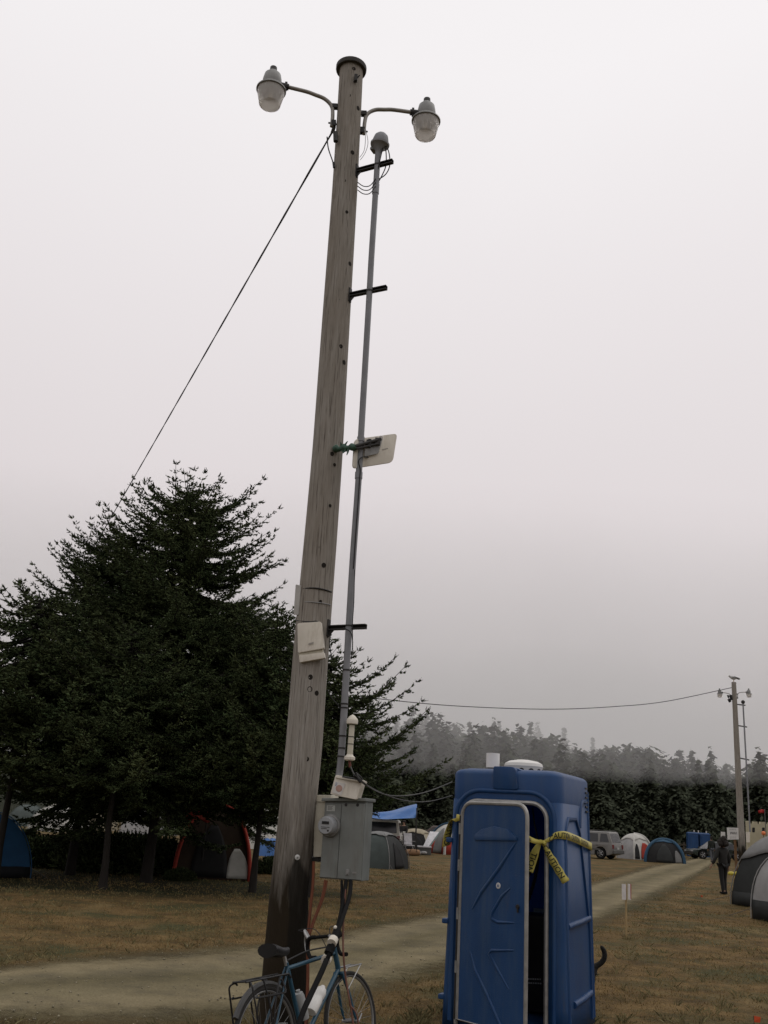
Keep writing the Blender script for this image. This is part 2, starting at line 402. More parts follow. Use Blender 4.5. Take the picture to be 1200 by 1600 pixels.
road = mesh_obj('gravel_road', rme); road['kind'] = 'structure'

ROADPTS = [(ua[i], la[i]) for i in range(N)]
uaA = np.array([(p.x, p.y) for p in ua]); laA = np.array([(p.x, p.y) for p in la])
poly = np.concatenate([uaA, laA[::-1]])
def in_road(x, y):
    inside = np.zeros(len(x), bool); n = len(poly); j = n - 1
    for i in range(n):
        xi, yi = poly[i]; xj, yj = poly[j]
        c = ((yi > y) != (yj > y)) & (x < (xj - xi) * (y - yi) / (yj - yi + 1e-12) + xi)
        inside ^= c; j = i
    return inside

# ---- short dry grass over the near field (nobody could count it)
def blades(n, dmin, dmax, h0, h1, wd):
    d = dmin * (dmax / dmin) ** npr.rand(n); a = R_(90) + (npr.rand(n) - .5) * R_(58)
    x = d * np.cos(a); y = d * np.sin(a)
    patch = .5 + .17 * sum(np.sin(x * f * math.cos(q) + y * f * math.sin(q) + 1.7 * np.sin(x * .31 * f * math.sin(q + 1) + y * .43 * f + q)) for f, q in ((1.1, .4), (2.3, 1.9), (3.7, 2.8), (5.9, .9), (1.7, 5.1)))
    keep = (~in_road(x, y) | (npr.rand(n) < .012)) & (npr.rand(n) < .3 + .7 * patch)
    x, y, d = x[keep], y[keep], d[keep]; n = len(x)
    h = (h0 + (h1 - h0) * npr.rand(n) ** 2) ; th = npr.rand(n) * 6.28; w_ = wd * (d / 10).clip(.8, 4)
    z = hill(x, y); lean = (npr.rand(n, 2) - .5) * 1.3 * h[:, None]
    dx, dy = np.cos(th) * w_ / 2, np.sin(th) * w_ / 2
    v = np.empty((n, 3, 3))
    v[:, 0] = np.stack([x - dx, y - dy, z - .003], 1); v[:, 1] = np.stack([x + dx, y + dy, z - .003], 1)
    v[:, 2] = np.stack([x + lean[:, 0], y + lean[:, 1], z + h], 1)
    return v.reshape(-1, 3), np.arange(n * 3).reshape(-1, 3)
v, t = blades(260000, 6.5, 45, .008, .034, .011)
gm_ = MM('dry_grass_blades', (.25, .168, .076), (.135, .108, .046), scale=.8, rough=.9, spec=.1, island=.3, contrast=.5)
o = mesh_obj('grass', raw_mesh('grass', v, t, gm_)); o['kind'] = 'stuff'

# ---- taller tufts left standing in clumps, and round the things that keep feet and mowers away
def tufts(cx, cy, per, h0, h1, spread):
    n = len(cx) * per; x = np.repeat(cx, per) + npr.randn(n) * spread; y = np.repeat(cy, per) + npr.randn(n) * spread
    dx_, dy_ = x - np.repeat(cx, per), y - np.repeat(cy, per); h = h0 + (h1 - h0) * npr.rand(n); th = npr.rand(n) * 6.28; z = hill(x, y); w2 = .0035
    a, b_ = np.cos(th) * w2, np.sin(th) * w2; lx, ly = dx_ * 1.2 + npr.randn(n) * .3 * h, dy_ * 1.2 + npr.randn(n) * .3 * h
    v = np.empty((n, 4, 3)); v[:, 0] = np.stack([x - a, y - b_, z - .004], 1); v[:, 1] = np.stack([x + a, y + b_, z - .004], 1)
    v[:, 2] = np.stack([x + lx * .4, y + ly * .4, z + h * .6], 1) + np.stack([a, b_, 0 * a], 1) * .6; v[:, 3] = np.stack([x + lx, y + ly, z + h], 1)
    return v.reshape(-1, 3), (np.arange(n)[:, None, None] * 4 + np.array([(0, 1, 2), (0, 2, 3)])[None]).reshape(-1, 3)
nn_ = 1500; d = 6.8 * (40 / 6.8) ** npr.rand(nn_); a = R_(90) + (npr.rand(nn_) - .5) * R_(56); cx, cy = d * np.cos(a), d * np.sin(a); k_ = ~in_road(cx, cy)
cx, cy = cx[k_], cy[k_]
base_pts = []
for (bx_, by_, r_, n_) in ((at(447, 1600, 8.5).x, 8.5, .26, 60), (at(800, 1600, 9.9).x, 9.9, .82, 130), (gnd(978.5, 1466).x, gnd(978.5, 1466).y, .06, 6)):
    q = npr.rand(n_) * 6.28; base_pts.append(np.stack([bx_ + np.cos(q) * r_ * (1 + .25 * npr.rand(n_)), by_ + np.sin(q) * r_ * (1 + .25 * npr.rand(n_))], 1))
bp2 = np.concatenate(base_pts); cx, cy = np.concatenate([cx, bp2[:, 0]]), np.concatenate([cy, bp2[:, 1]])
v, t = tufts(cx, cy, 14, .02, .085, .028)
o = mesh_obj('grass_tufts', raw_mesh('grass_tufts', v, t, MM('tuft_grass', (.21, .165, .085), (.085, .095, .042), scale=.7, rough=.9, spec=.1, island=.3, contrast=.6))); o['kind'] = 'stuff'

# ---- loose stones on the road
n = 1200; k = npr.randint(12, 150, n); tt = npr.rand(n)
pa = uaA[k] + (laA[k] - uaA[k]) * (tt * 1.04 - .02)[:, None] + (npr.rand(n, 2) - .5) * .3
r = .005 + .014 * npr.rand(n) ** 4
base = np.array([(1, 0, 0), (-.5, .87, 0), (-.5, -.87, 0), (0, 0, .8), (0, 0, -.5)])
fc = np.array([(0, 1, 3), (1, 2, 3), (2, 0, 3), (1, 0, 4), (2, 1, 4), (0, 2, 4)])
an = npr.rand(n) * 6.28; c_, s_ = np.cos(an), np.sin(an)
bv = np.repeat(base[None], n, 0) * (1 + .5 * (npr.rand(n, 5, 1) - .5))
rx = bv[..., 0] * c_[:, None] - bv[..., 1] * s_[:, None]; ry = bv[..., 0] * s_[:, None] + bv[..., 1] * c_[:, None]
bv = np.stack([rx, ry, bv[..., 2]], -1) * r[:, None, None]
bv[..., 0] += pa[:, :1]; bv[..., 1] += pa[:, 1:]; bv[..., 2] += (hill(pa[:, 0], pa[:, 1]) + .026)[:, None]
o = mesh_obj('gravel', raw_mesh('gravel', bv.reshape(-1, 3), (np.arange(n)[:, None, None] * 5 + fc[None]).reshape(-1, 3), MM('loose_stones', (.24, .21, .145), (.17, .15, .10), scale=9, rough=.9, island=.3)))
o['kind'] = 'stuff'

# ---- the low cloud that hides the hilltop
CLOUD = dict(z1=32, y0=84, y1=900, dens=0.0100)
# its underside sinks away from the camera and towards the hill on the left
cu = [(-700, 84, 6.0), (10, 84, 6.6), (70, 84, 7.6), (750, 84, 7.6)]; cv = [(-700, 900, -6), (10, 900, -6), (70, 900, -4), (750, 900, -4)]
mb = MB(); tp_ = lambda q: (q[0], q[1], CLOUD['z1'])
mb.loft([[Vector(a), Vector(b), Vector(tp_(b)), Vector(tp_(a))] for a, b in zip(cu, cv)])
fm = bpy.data.materials.new('fog_air'); fm.use_nodes = True; n = fm.node_tree
n.nodes.remove(n.nodes['Principled BSDF']); pv = n.nodes.new('ShaderNodeVolumePrincipled')
pv.inputs['Density'].default_value = CLOUD['dens']; pv.inputs['Color'].default_value = (.94, .93, .925, 1); pv.inputs['Anisotropy'].default_value = .2
n.links.new(pv.outputs[0], n.nodes['Material Output'].inputs['Volume'])
o = mb.build('fog', fm); o['kind'] = 'stuff'

# ================================================================== CONIFERS
bark = MM('spruce_bark', (.026, .022, .018), (.012, .010, .008), scale=5, rough=.9, bump=.6, bscale=20, stretch=(4, 4, .7))
needles = MM('spruce_needles', (.070, .082, .036), (.030, .048, .021), scale=1.1, rough=.85, spec=.05, island=.5)
needles_far = MM('forest_needles', (.056, .064, .042), (.044, .052, .034), scale=.5, rough=.85, spec=.05, island=.15)

def twig_mesh(P, D, L, Rr):
    """bottle-brush twigs: a spindle plus three needle fins each."""
    n = len(P); up = np.tile([0, 0, 1.0], (n, 1)); up[np.abs(D[:, 2]) > .9] = (1, 0, 0)
    u = np.cross(D, up); u /= np.linalg.norm(u, axis=1)[:, None]; w_ = np.cross(D, u)
    vs = np.empty((n, 11, 3)); vs[:, 0] = P; vs[:, 4] = P + D * L[:, None]
    for k in range(3):
        a = 2.094 * k + npr.rand(n) * 2; q = u * np.cos(a)[:, None] + w_ * np.sin(a)[:, None]
        vs[:, 1 + k] = P + D * (L * .55)[:, None] + q * Rr[:, None]
        # needle fin pointing forward and out
        b = P + D * (L * (.15 + .25 * k))[:, None]
        vs[:, 5 + 2 * k] = b + q * (Rr * 2.1)[:, None] + D * (L * .34)[:, None]
        vs[:, 6 + 2 * k] = b + D * (L * .22)[:, None]
    f = [(0, 1, 2), (0, 2, 3), (0, 3, 1), (4, 2, 1), (4, 3, 2), (4, 1, 3), (0, 5, 6), (1, 7, 8), (4, 9, 10)]
    return vs.reshape(-1, 3), (np.arange(n)[:, None, None] * 11 + np.array(f)[None]).reshape(-1, 3)
def norm(v): return v / (np.linalg.norm(v, axis=-1, keepdims=True) + 1e-9)

def spruce_meshes(seed, h, Rmax, z_low, nb, shape=.75, tipup=.07, rise0=-.22):
    rs = np.random.RandomState(seed); P = []; D = []; L = []; W = []; limb = MB()
    for i in range(nb):
        t = ((i + rs.rand()) / nb) ** .92                     # 0 low .. 1 top
        zb = z_low + (h - z_low) * t * .985
        length = Rmax * (1 - t) ** shape * (.60 + .52 * rs.rand()) + .25
        if t < .15: length *= .75 + 1.6 * t
        az = i * 2.39996 + rs.randn() * .35
        rise = rise0 + (.40 - rise0) * t + rs.randn() * .20
        dirh = np.array([math.cos(az), math.sin(az), 0.0]); side = np.array([-math.sin(az), math.cos(az), 0.0])
        m = max(6, int(length / .125)); s = np.linspace(0, 1, m)
        sag = -.20 * length * np.sin(s * math.pi * .9) + tipup * length * s ** 2.5 * (.4 + .6 * rs.rand())
        pts = dirh[None] * (s * length)[:, None] + np.array([0, 0, 1.0])[None] * (zb + rise * length * s * .75 + sag)[:, None]
        pts[:, :2] += np.cumsum(rs.randn(m, 2) * .018, 0)
        r0 = .012 + .012 * length
        limb.tube([Vector(p) for p in pts[::2]] if m > 6 else [Vector(p) for p in pts], [max(.005, r0 * (1 - .9 * k / max(1, len(pts[::2] if m > 6 else pts) - 1))) for k in range(len(pts[::2] if m > 6 else pts))], n=4, cap=False)
        tg = norm(np.gradient(pts, axis=0))
        for j in range(m):
            sj = s[j]
            if sj < .12: continue
            # side shoots, both sides, plus small ones hanging
            for sg in (-1, 1):
                l2 = (.15 + .40 * length * (1 - sj) * .62) * (.45 + .8 * rs.rand()); l2 = min(l2, 1.2)
                d2 = norm(tg[j] * (.75 + .3 * rs.rand()) + side * sg * (.7 + .3 * rs.rand()) + np.array([0, 0, rs.randn() * .22 - .10]))
                nt_ = max(1, int(l2 / .070)); q = np.arange(nt_) / nt_
                for e in range(nt_):
                    bp_ = pts[j] + d2 * (l2 * q[e]) + np.array([0, 0, -.10 * l2 * q[e] ** 2])
                    for s2 in ((-1, 1) if e < nt_ - 1 else (0,)):
                        perp = norm(np.cross(d2, [0, 0, 1.0]))
                        d3 = norm(d2 * (.8 if s2 else 1) + perp * s2 * (.55 + .4 * rs.rand()) + np.array([0, 0, rs.randn() * .3]))
                        P.append(bp_); D.append(d3); L.append(.06 + .11 * rs.rand() ** 1.5); W.append(.017 + .014 * rs.rand())
        for q in range(3):                                         # the leader shoots at the tip
            d3 = norm(tg[-1] + rs.randn(3) * .4); P.append(pts[-1]); D.append(d3); L.append(.10 + .08 * rs.rand()); W.append(.014)
    v, t = twig_mesh(np.array(P), np.array(D), np.array(L), np.array(W))
    tr = MB(); pts = [Vector((.03 * math.sin(k), .03 * math.cos(k * 1.3), h * k / 9 - (.1 if k == 0 else 0))) for k in range(10)]
    r0 = .0105 * h + .025
    tr.tube(pts, [r0 * (1.25 if k == 0 else 1) * (1 - k / 9.3) for k in range(10)], n=10)
    return v, t, tr, limb
def make_spruce(name, label, loc, rotz, seed, h, Rmax, z_low, nb, group, shape=.75, rise0=-.25):
    v, t, tr, limb = spruce_meshes(seed, h, Rmax, z_low, nb, shape, rise0=rise0)
    th = thing(name, label, 'tree', loc, rotz, group)
    tr.build('trunk', bark, th, world=False, smooth=60)
    limb.build('limbs', bark, th, world=False, smooth=60)
    o = mesh_obj('crown', raw_mesh('crown', v, t, needles), th); MW[o] = MW[th].copy()
    return th
def G(px, py, z=0): p = gnd(px, py, z); return Vector((p.x, p.y, zg(p.x, p.y)))
SG = 'big spruces at the camp edge'
def place(o, px, Y, rz, s, label, sz=None):
    p = at(px, 1300, Y); o.location = (p.x, Y, zg(p.x, Y)); o.rotation_euler = (0, 0, rz); o.scale = (s, s, sz or s); o['label'] = label
tall = make_spruce('spruce_tree', 'tallest dark spruce, its ragged top beside the overhead cable', (0, 0, 0), 0, 3, 10.2, 3.9, 2.3, 330, SG, .40)
place(tall, 238, 25, .9, 1.0, tall['label'])
low = make_spruce('spruce_tree', 'low bushy spruce whose boughs reach right between pole and toilet', (0, 0, 0), 0, 8, 5.5, 3.0, 2.35, 125, SG, .5, .0)
place(low, 488, 23.5, 1.0, 1.0, low['label'])
o = copy_tree(tall); place(o, 120, 26.5, 2.1, .90, 'broad spruce left of the tallest one, thin bare shoots on its crown')
o = copy_tree(tall); place(o, 348, 30.8, 4.0, .80, 'spruce rising behind the brown tent, right of the tallest spruce')
o = copy_tree(low); place(o, 5, 23, 3.0, 1.18, 'spruce at the left edge of the photo above the blue tent')
o = copy_tree(low); place(o, 170, 22.6, 5.2, 1.05, 'short spruce filling the front of the clump, below the tallest crown')
o = copy_tree(low); place(o, 404, 24.2, 2.2, 1.02, 'short spruce whose thin trunk stands close left of the weathered pole', 1.18)

# undergrowth beneath the spruces
def shrub_mesh(seed, n=2600):
    rs = np.random.RandomState(seed); p = norm(rs.randn(n, 3)) * (rs.rand(n, 1) ** .4); p[:, 2] = np.abs(p[:, 2])
    pos = p * np.array([.9, .7, .62]); d = norm(p + rs.randn(n, 3) * .5 + np.array([0, 0, .3]))
    return twig_mesh(pos, d, .09 + .09 * rs.rand(n), .012 + .014 * rs.rand(n))
v, t = shrub_mesh(5); sh_me = raw_mesh('shrub', v, t, needles)
for i, (px, Y_, s, lab) in enumerate([(282, 26.6, .5, 'low dark shrub among the trunks left of the red trimmed tent'),
        (60, 29.0, 1.3, 'tall shrub at the far left behind the blue tent'), (150, 28.5, 1.55, 'tall shrub behind the left spruce trunks'), (205, 29.5, 1.7, 'tall shrub filling the gap left of the tallest spruce trunk'), (240, 28.6, 1.5, 'tall shrub just behind the tallest spruce trunk'), (425, 31.5, .8, 'shrub right of the red trimmed tent, beside the pole'), (20, 30.0, 1.5, 'tall shrub behind the blue tent at the left edge')]):
    o = mesh_obj('shrub', sh_me); p = at(px, 1360, Y_); o.location = (p.x, Y_, -.02); o.scale = (s, s, s * (.9 + .2 * rng.random())); o.rotation_euler = (0, 0, i * 1.3)
    tag(o, lab, 'shrub', 'shrubs under the spruces')

# ---- the forest on the slope
def far_conifer(seed, h, Rm, nl, cut=1.0, shp=.72):
    rs = np.random.RandomState(seed); vs = []; fs = []
    for k in range(nl):
        t = (k + .5 * rs.rand()) / nl * cut; z0_ = z = h * (.05 + .95 * t); L = Rm * (1 - t) ** shp * (1 + .25 * math.sin(k * 1.7 + seed)) * (.5 + .8 * rs.rand()) + .12
        nb = max(6, int(17 * (1 - t) + 6))
        for j in range(nb):
            a = 2 * math.pi * (j + rs.rand() * .8) / nb; l = L * (.45 + .7 * rs.rand()); dz = -.34 * l + rs.randn() * .30; z = z0_ + rs.randn() * .22
            c, s = math.cos(a), math.sin(a); m = max(2, int(l / .42) + 1)
            for q in range(m):                                       # ragged sprays along the bough
                f = (q + .6 + .4 * rs.rand()) / m; P0 = np.array([c * l * f, s * l * f, z + dz * f ** 1.4 + rs.randn() * .06]) + rs.randn(3) * .07
                sz = (.20 + .22 * rs.rand()) * (1.15 - .5 * f); out_ = np.array([c, s, -.35 + rs.randn() * .35]); sd = np.array([-s, c, rs.randn() * .5]); b = len(vs)
                vs += [tuple(P0 - out_ * sz * .7), tuple(P0 + sd * sz * .75), tuple(P0 + out_ * sz * 1.35), tuple(P0 - sd * sz * .75 - np.array([0, 0, sz * .4]))]
                fs += [(b, b + 1, b + 2), (b, b + 2, b + 3)]
    b = len(vs); r = .018 * h
    for q in range(5): a = 1.2566 * q; vs.append((r * math.cos(a), r * math.sin(a), -.6))
    vs.append((0, 0, h * .97 * cut)); fs += [(b + q, b + (q + 1) % 5, b + 5) for q in range(5)]
    vs += [(0, 0, h * (1.03 if cut == 1 else cut)), (.06, 0, h * .93 * cut), (-.04, .05, h * .93 * cut)]; m = len(vs); fs.append((m - 3, m - 2, m - 1))
    return raw_mesh('conifer', np.array(vs), np.array(fs), needles_far)
FAR = [far_conifer(20 + i, 10, [2.7, 3.1, 3.7, 2.4, 2.9, 4.1, 3.3, 4.6][i], [30, 28, 30, 24, 32, 26, 26, 24][i], [1, 1, .86, 1, .9, .8, 1, .72][i], [.72, .6, .5, .9, .7, .45, .6, .4][i]) for i in range(8)]
rows = [(100, 108, 14, .85, 1.12, 560, 1290), (99, 106, 34, .30, .85, 540, 1290), (103, 112, 48, .5, .95, 560, 1280), (109, 118, 52, .65, 1.1, 540, 1290), (115, 127, 54, .8, 1.2, 540, 1300), (124, 138, 50, .85, 1.22, 540, 1310), (136, 160, 26, .8, 1.1, 540, 960), (158, 200, 22, .9, 1.25, 560, 940)]
cnt = 0
for (y0, y1, num, s0, s1, pa_, pb_) in rows:
    for i in range(num):
        yy = y0 + (y1 - y0) * rng.random(); px = pa_ + (pb_ - pa_) * (i + .9 * rng.random()) / num
        x = at(px, 1250, yy).x; s = s0 + (s1 - s0) * rng.random()
        o = mesh_obj('conifer', FAR[rng.randrange(8)]); o.location = (x, yy, zg(x, yy) - .1); sx = s * (.8 + .5 * rng.random())
        o.scale = (sx, sx, s); o.rotation_euler = (rng.gauss(0, .02), rng.gauss(0, .02), rng.random() * 6.28)
        near = y1 < 120
        tag(o, 'dark green conifer in the forest edge at the foot of the hill' if near else 'grey misted conifer on the hillside behind the forest edge', 'tree', 'conifers at the foot of the hill' if near else 'conifers on the foggy hillside')
        cnt += 1
# ================================================================== THE POLE AND WHAT IT CARRIES
PD = 8.5
def axd(p): return (p - EYE).dot(FW)
PROF = [(1640, 440, 80), (1560, 445, 77), (1480, 447.5, 69), (1400, 451, 61), (1300, 461, 57.5), (1170, 475, 57.3), (1000, 487.5, 55), (850, 500, 51.5), (700, 512, 47.6), (550, 522, 44.5), (400, 532, 41.5), (300, 538.5, 39.5), (200, 544, 37.8), (106, 549, 36.5)]
def pole_axis(py):
    for a, b in zip(PROF, PROF[1:]):
        if a[0] >= py >= b[0]:
            t = (a[0] - py) / (a[0] - b[0]); x = a[1] + (b[1] - a[1]) * t; wd = a[2] + (b[2] - a[2]) * t
            p = at(x, py, PD); return p, wd / FPX * axd(p) / 2
    a = PROF[0] if py > PROF[0][0] else PROF[-1]; p = at(a[1], py, PD); return p, a[2] / FPX * axd(p) / 2
def pole_front(px, py, off=0.0):
    """the point of the pole's skin under a pixel, seen from the camera."""
    c, r = pole_axis(py); p = at(px, py, PD); dx = max(-r * .98, min(r * .98, p.x - c.x))
    Yf = PD - math.sqrt(r * r - dx * dx) - off
    return at(px, py, Yf), Vector((dx / r, -math.sqrt(max(0, 1 - (dx / r) ** 2)), 0))
pbase = pole_axis(1640)[0]; pbase = Vector((pbase.x, PD, 0))

_a = pole_axis(1340)[0]; LEAN = (_a.x - pbase.x) / _a.z
def pole_material():
    m = bpy.data.materials.new('weathered_pole_wood'); m.use_nodes = True; n = m.node_tree; b = n.nodes['Principled BSDF']
    b.inputs['Roughness'].default_value = .9; b.inputs['Specular IOR Level'].default_value = .12
    tc = n.nodes.new('ShaderNodeTexCoord')
    def noise(sc, st, det=6, ro=.62):
        mp = n.nodes.new('ShaderNodeMapping'); mp.inputs['Scale'].default_value = st; x = n.nodes.new('ShaderNodeTexNoise')
        x.inputs['Scale'].default_value = sc; x.inputs['Detail'].default_value = det; x.inputs['Roughness'].default_value = ro
        n.links.new(tc.outputs['Object'], mp.inputs[0]); n.links.new(mp.outputs[0], x.inputs['Vector']); return x.outputs['Fac']
    def ramp_(f, st):
        r = n.nodes.new('ShaderNodeValToRGB'); rampset(r.color_ramp, st); n.links.new(f, r.inputs['Fac']); return r.outputs[0]
    def mix(f, a, c, bl='MIX'):
        x = n.nodes.new('ShaderNodeMix'); x.data_type = 'RGBA'; x.blend_type = bl
        if isinstance(f, float): x.inputs[0].default_value = f
        else: n.links.new(f, x.inputs[0])
        for s_, k in ((a, 6), (c, 7)):
            if isinstance(s_, tuple): x.inputs[k].default_value = (*s_, 1)
            else: n.links.new(s_, x.inputs[k])
        return x.outputs[2]
    def math_(op, a, c):
        x = n.nodes.new('ShaderNodeMath'); x.operation = op
        for i, s_ in enumerate((a, c)):
            if isinstance(s_, (int, float)): x.inputs[i].default_value = s_
            else: n.links.new(s_, x.inputs[i])
        return x.outputs[0]
    grain = noise(9, (6, 6, .35)); blot = noise(1.2, (1.4, 1.4, .45), 5)
    c = ramp_(grain, [(.30, (.205, .185, .158)), (.5, (.275, .255, .225)), (.70, (.345, .325, .295))])
    c = mix(ramp_(blot, [(.42, (0, 0, 0)), (.66, (.75, .75, .75))]), c, (.235, .205, .168))
    crack = ramp_(noise(22, (5, 5, .12), 3), [(.34, (.8, .8, .8)), (.42, (0, 0, 0))])
    c = mix(crack, c, (.05, .038, .028))
    sp = n.nodes.new('ShaderNodeSeparateXYZ'); n.links.new(tc.outputs['Object'], sp.inputs[0])
    # creosote rising from the ground, and a tarred patch on one side of the butt
    zz = math_('ADD', sp.outputs['Z'], math_('MULTIPLY', math_('SUBTRACT', noise(5, (3, 3, .5), 4), .5), 1.3))
    mr = n.nodes.new('ShaderNodeMapRange'); mr.inputs['From Min'].default_value = 2.05; mr.inputs['From Max'].default_value = 1.05; n.links.new(zz, mr.inputs['Value'])
    c = mix(mr.outputs[0], c, (.024, .018, .011))
    # tar: x > limit (the side towards the meter box) and below a pointed top
    edge = math_('ADD', math_('ADD', math_('MULTIPLY', sp.outputs['Z'], LEAN), .0), math_('MULTIPLY', math_('SUBTRACT', noise(7, (1, 1, .3), 3), .5), .12))
    xr = n.nodes.new('ShaderNodeMapRange'); xr.inputs['From Min'].default_value = -.015; xr.inputs['From Max'].default_value = .01
    n.links.new(math_('SUBTRACT', sp.outputs['X'], edge), xr.inputs['Value'])
    top = math_('ADD', sp.outputs['Z'], math_('MULTIPLY', math_('ABSOLUTE', math_('SUBTRACT', sp.outputs['X'], LEAN * 1.45 + .05), 0), 1.6))
    zr = n.nodes.new('ShaderNodeMapRange'); zr.inputs['From Min'].default_value = 1.50; zr.inputs['From Max'].default_value = 1.44; n.links.new(top, zr.inputs['Value'])
    c = mix(math_('MULTIPLY', math_('MULTIPLY', xr.outputs[0], zr.outputs[0]), .8), c, (.010, .009, .007))
    n.links.new(c, b.inputs['Base Color'])
    bp = n.nodes.new('ShaderNodeBump'); bp.inputs['Strength'].default_value = .7; bp.inputs['Distance'].default_value = .012
    n.links.new(math_('ADD', grain, math_('MULTIPLY', noise(22, (5, 5, .12), 3), .8)), bp.inputs['Height']); n.links.new(bp.outputs[0], b.inputs['Normal'])
    return m
pole_m = pole_material()
pole = thing('utility_pole', 'tall weathered wooden pole with two lamps, leaning in front of the spruces', 'pole', pbase)
mb = MB(); rings = []
for py in list(range(1640, 110, -30)) + [106]:
    c, r = pole_axis(py)
    rings.append([c + Vector((math.cos(a), math.sin(a), 0)) * r * (1 + .012 * math.sin(3 * a + py * .01)) for a in [2 * math.pi * k / 28 for k in range(28)]])
rings.insert(0, [Vector((p.x, p.y, -.15)) for p in rings[0]])
mb.loft(rings); mb.build('pole_shaft', pole_m, pole, smooth=50)
c, r = pole_axis(106); mb = MB()
mb.lathe([(r * 1.28, -.045), (r * 1.31, -.03), (r * 1.31, .004), (r * 1.1, .02), (.02, .035)], 30, Matrix.Translation(c)); mb.build('pole_cap', MM('cap_felt', (.075, .072, .068), (.04, .038, .036), rough=.8), pole, smooth=40)
hole_m = MM('old_bolt_hole', (.02, .016, .012), (.012, .01, .008), rough=.95)
hole_me = None
for (x, y, s) in [(553, 107, 3), (545, 149, 3.2), (560, 169, 3.5), (551, 238, 3.4), (538, 282, 2.6), (542, 331, 2.6), (547, 412, 3.4), (528, 468, 3.4), (523, 521, 2.6), (533, 541, 3.2), (538, 566, 3.6), (506, 666, 3), (519, 709, 3.2), (523, 726, 2.6), (529, 385, 2.4), (496, 855, 3), (506, 883, 3.6), (484, 1077, 4.2), (495, 1083, 3.6), (485, 1058, 3.8), (480, 1186, 3.2), (516, 790, 2.5), (501, 940, 2.6)]:
    p, nr = pole_front(x, y); rr = s / FPX * axd(p)
    if hole_me is None:
        mb = MB(); mb.lathe([(.6, .0), (1, .012), (1.0, .05), (.78, .16), (.70, .06), (.2, .03)], 12); h_ = mb.build('bolt_hole', hole_m, pole, world=False, smooth=40); hole_me = h_.data; h = h_
    else: h = mesh_obj('bolt_hole', hole_me, pole)
    q = nr.to_track_quat('Z', 'Y').to_matrix().to_4x4()
    h.matrix_basis = MW[pole].inverted() @ Matrix.Translation(p - nr * .002) @ q @ Matrix.Diagonal((rr, rr * 1.15, rr * .22, 1))
# stub of an old insulator bracket near the top
p, nr = pole_front(555, 124); mb = MB(); mb.box(p + nr * .02, (.035, .04, .085)); mb.tube([p + nr * .02 + V(-.02, 0, -.05), p + nr * .035 + V(.035, 0, .03)], .008, 6); mb.build('bracket_stub', dark_iron, pole, bevel=.004)
# aluminium tag near the butt
p, nr = pole_front(464.5, 1339.5); mb = MB(); q = nr.to_track_quat('Z', 'Y').to_matrix().to_4x4()
mb.lathe([(.001, .004), (.018, .004), (.021, .002), (.021, -.02)], 16, Matrix.Translation(p + nr * .006) @ q); tg_ = mb.build('pole_tag', MM('tag_metal', (.55, .55, .53), (.4, .4, .38), scale=40, rough=.5), pole, smooth=40)
mb = MB()
for dz in (-.006, .002): mb.box(p + nr * .012 + V(0, 0, dz), (.014, .003, .003))
mb.build('tag_mark', dark_iron, tg_)

# ---- standoff brackets of slotted channel
BR = V(1, -.5, 0).normalized()
def bracket(px, py, px2, py2, nm='standoff_bracket'):
    a, nr = pole_front(px, py); a = a - nr * .02 ; c, r = pole_axis(py); a = Vector((c.x, c.y, a.z)) + BR * r * .97
    # length so that the end meets px2
    best = min((abs(((a + BR * L - EYE).dot(RT) / axd(a + BR * L)) * FPX + 600 - px2), L) for L in [k * .005 for k in range(10, 200)])[1]
    e = a + BR * best; up = V(0, 0, 1); sd = BR.cross(up)
    prof = [(-.021, .021), (-.021, -.021), (.021, -.021), (.021, .021), (.012, .021), (.012, .016), (.016, .016), (.016, -.016), (-.016, -.016), (-.016, .016), (-.012, .016), (-.012, .021)]
    mb = MB(); mb.prism([a + up * x + sd * y for x, y in prof], BR * best)
    o = mb.build(nm, dark_iron, pole)
    mb = MB(); mb.box(a + BR * .004, (.02, .05, .15), Matrix.Rotation(math.atan2(BR.y, BR.x), 3, 'Z'))
    mb.prism([a + up * -.02, a + up * -.10, a + BR * .07 + up * -.022], sd * .006); mb.build('foot_plate', dark_iron, o, bevel=.003)
    return a, e
b1 = bracket(556, 265, 614, 250); b2 = bracket(547, 461, 604, 450); b3 = bracket(506, 979, 572, 976)

# ---- grey plastic service mast
def mastp(px, py): return at(px, py, MASTY)
MASTY = b2[0].y + BR.y * .16 - .05
mast = thing('service_mast', 'grey conduit mast with hooded weatherhead standing off the wooden pole', 'conduit', mastp(529, 1214))
mpts = [(529, 1216), (534, 1170), (544, 1000), (551, 880), (559.5, 760), (563, 700), (577, 462), (580.5, 400), (586.8, 300), (590.5, 240)]
W3 = [mastp(*p) for p in mpts]; mb = MB(); rr = [10.6 / FPX * axd(p) / 2 if i < 4 else 9.6 / FPX * axd(p) / 2 for i, p in enumerate(W3)]
PR = sum(rr) / len(rr); mb.tube(smooth_path(W3, 5), PR, 16); mb.build('pipe', pvc, mast, smooth=50)
def along(py):
    for a, b in zip(mpts, mpts[1:]):
        if a[1] >= py >= b[1]:
            t = (a[1] - py) / (a[1] - b[1]); return mastp(a[0] + (b[0] - a[0]) * t, py)
for y0, y1 in ((748, 738), (303, 288), (690, 683)):
    mb = MB(); mb.tube([along(y0), along(y1)], PR * 1.18, 16); mb.build('coupling', pvc, mast, smooth=50)
for y in (455, 258, 978, 1047, 1106, 1150, 1169, 1182, 1100):
    mb = MB(); mb.tube([along(y + 1.2), along(y - 1.2)], PR * 1.12, 16); mb.build('pipe_strap', dark_iron, mast, smooth=50)
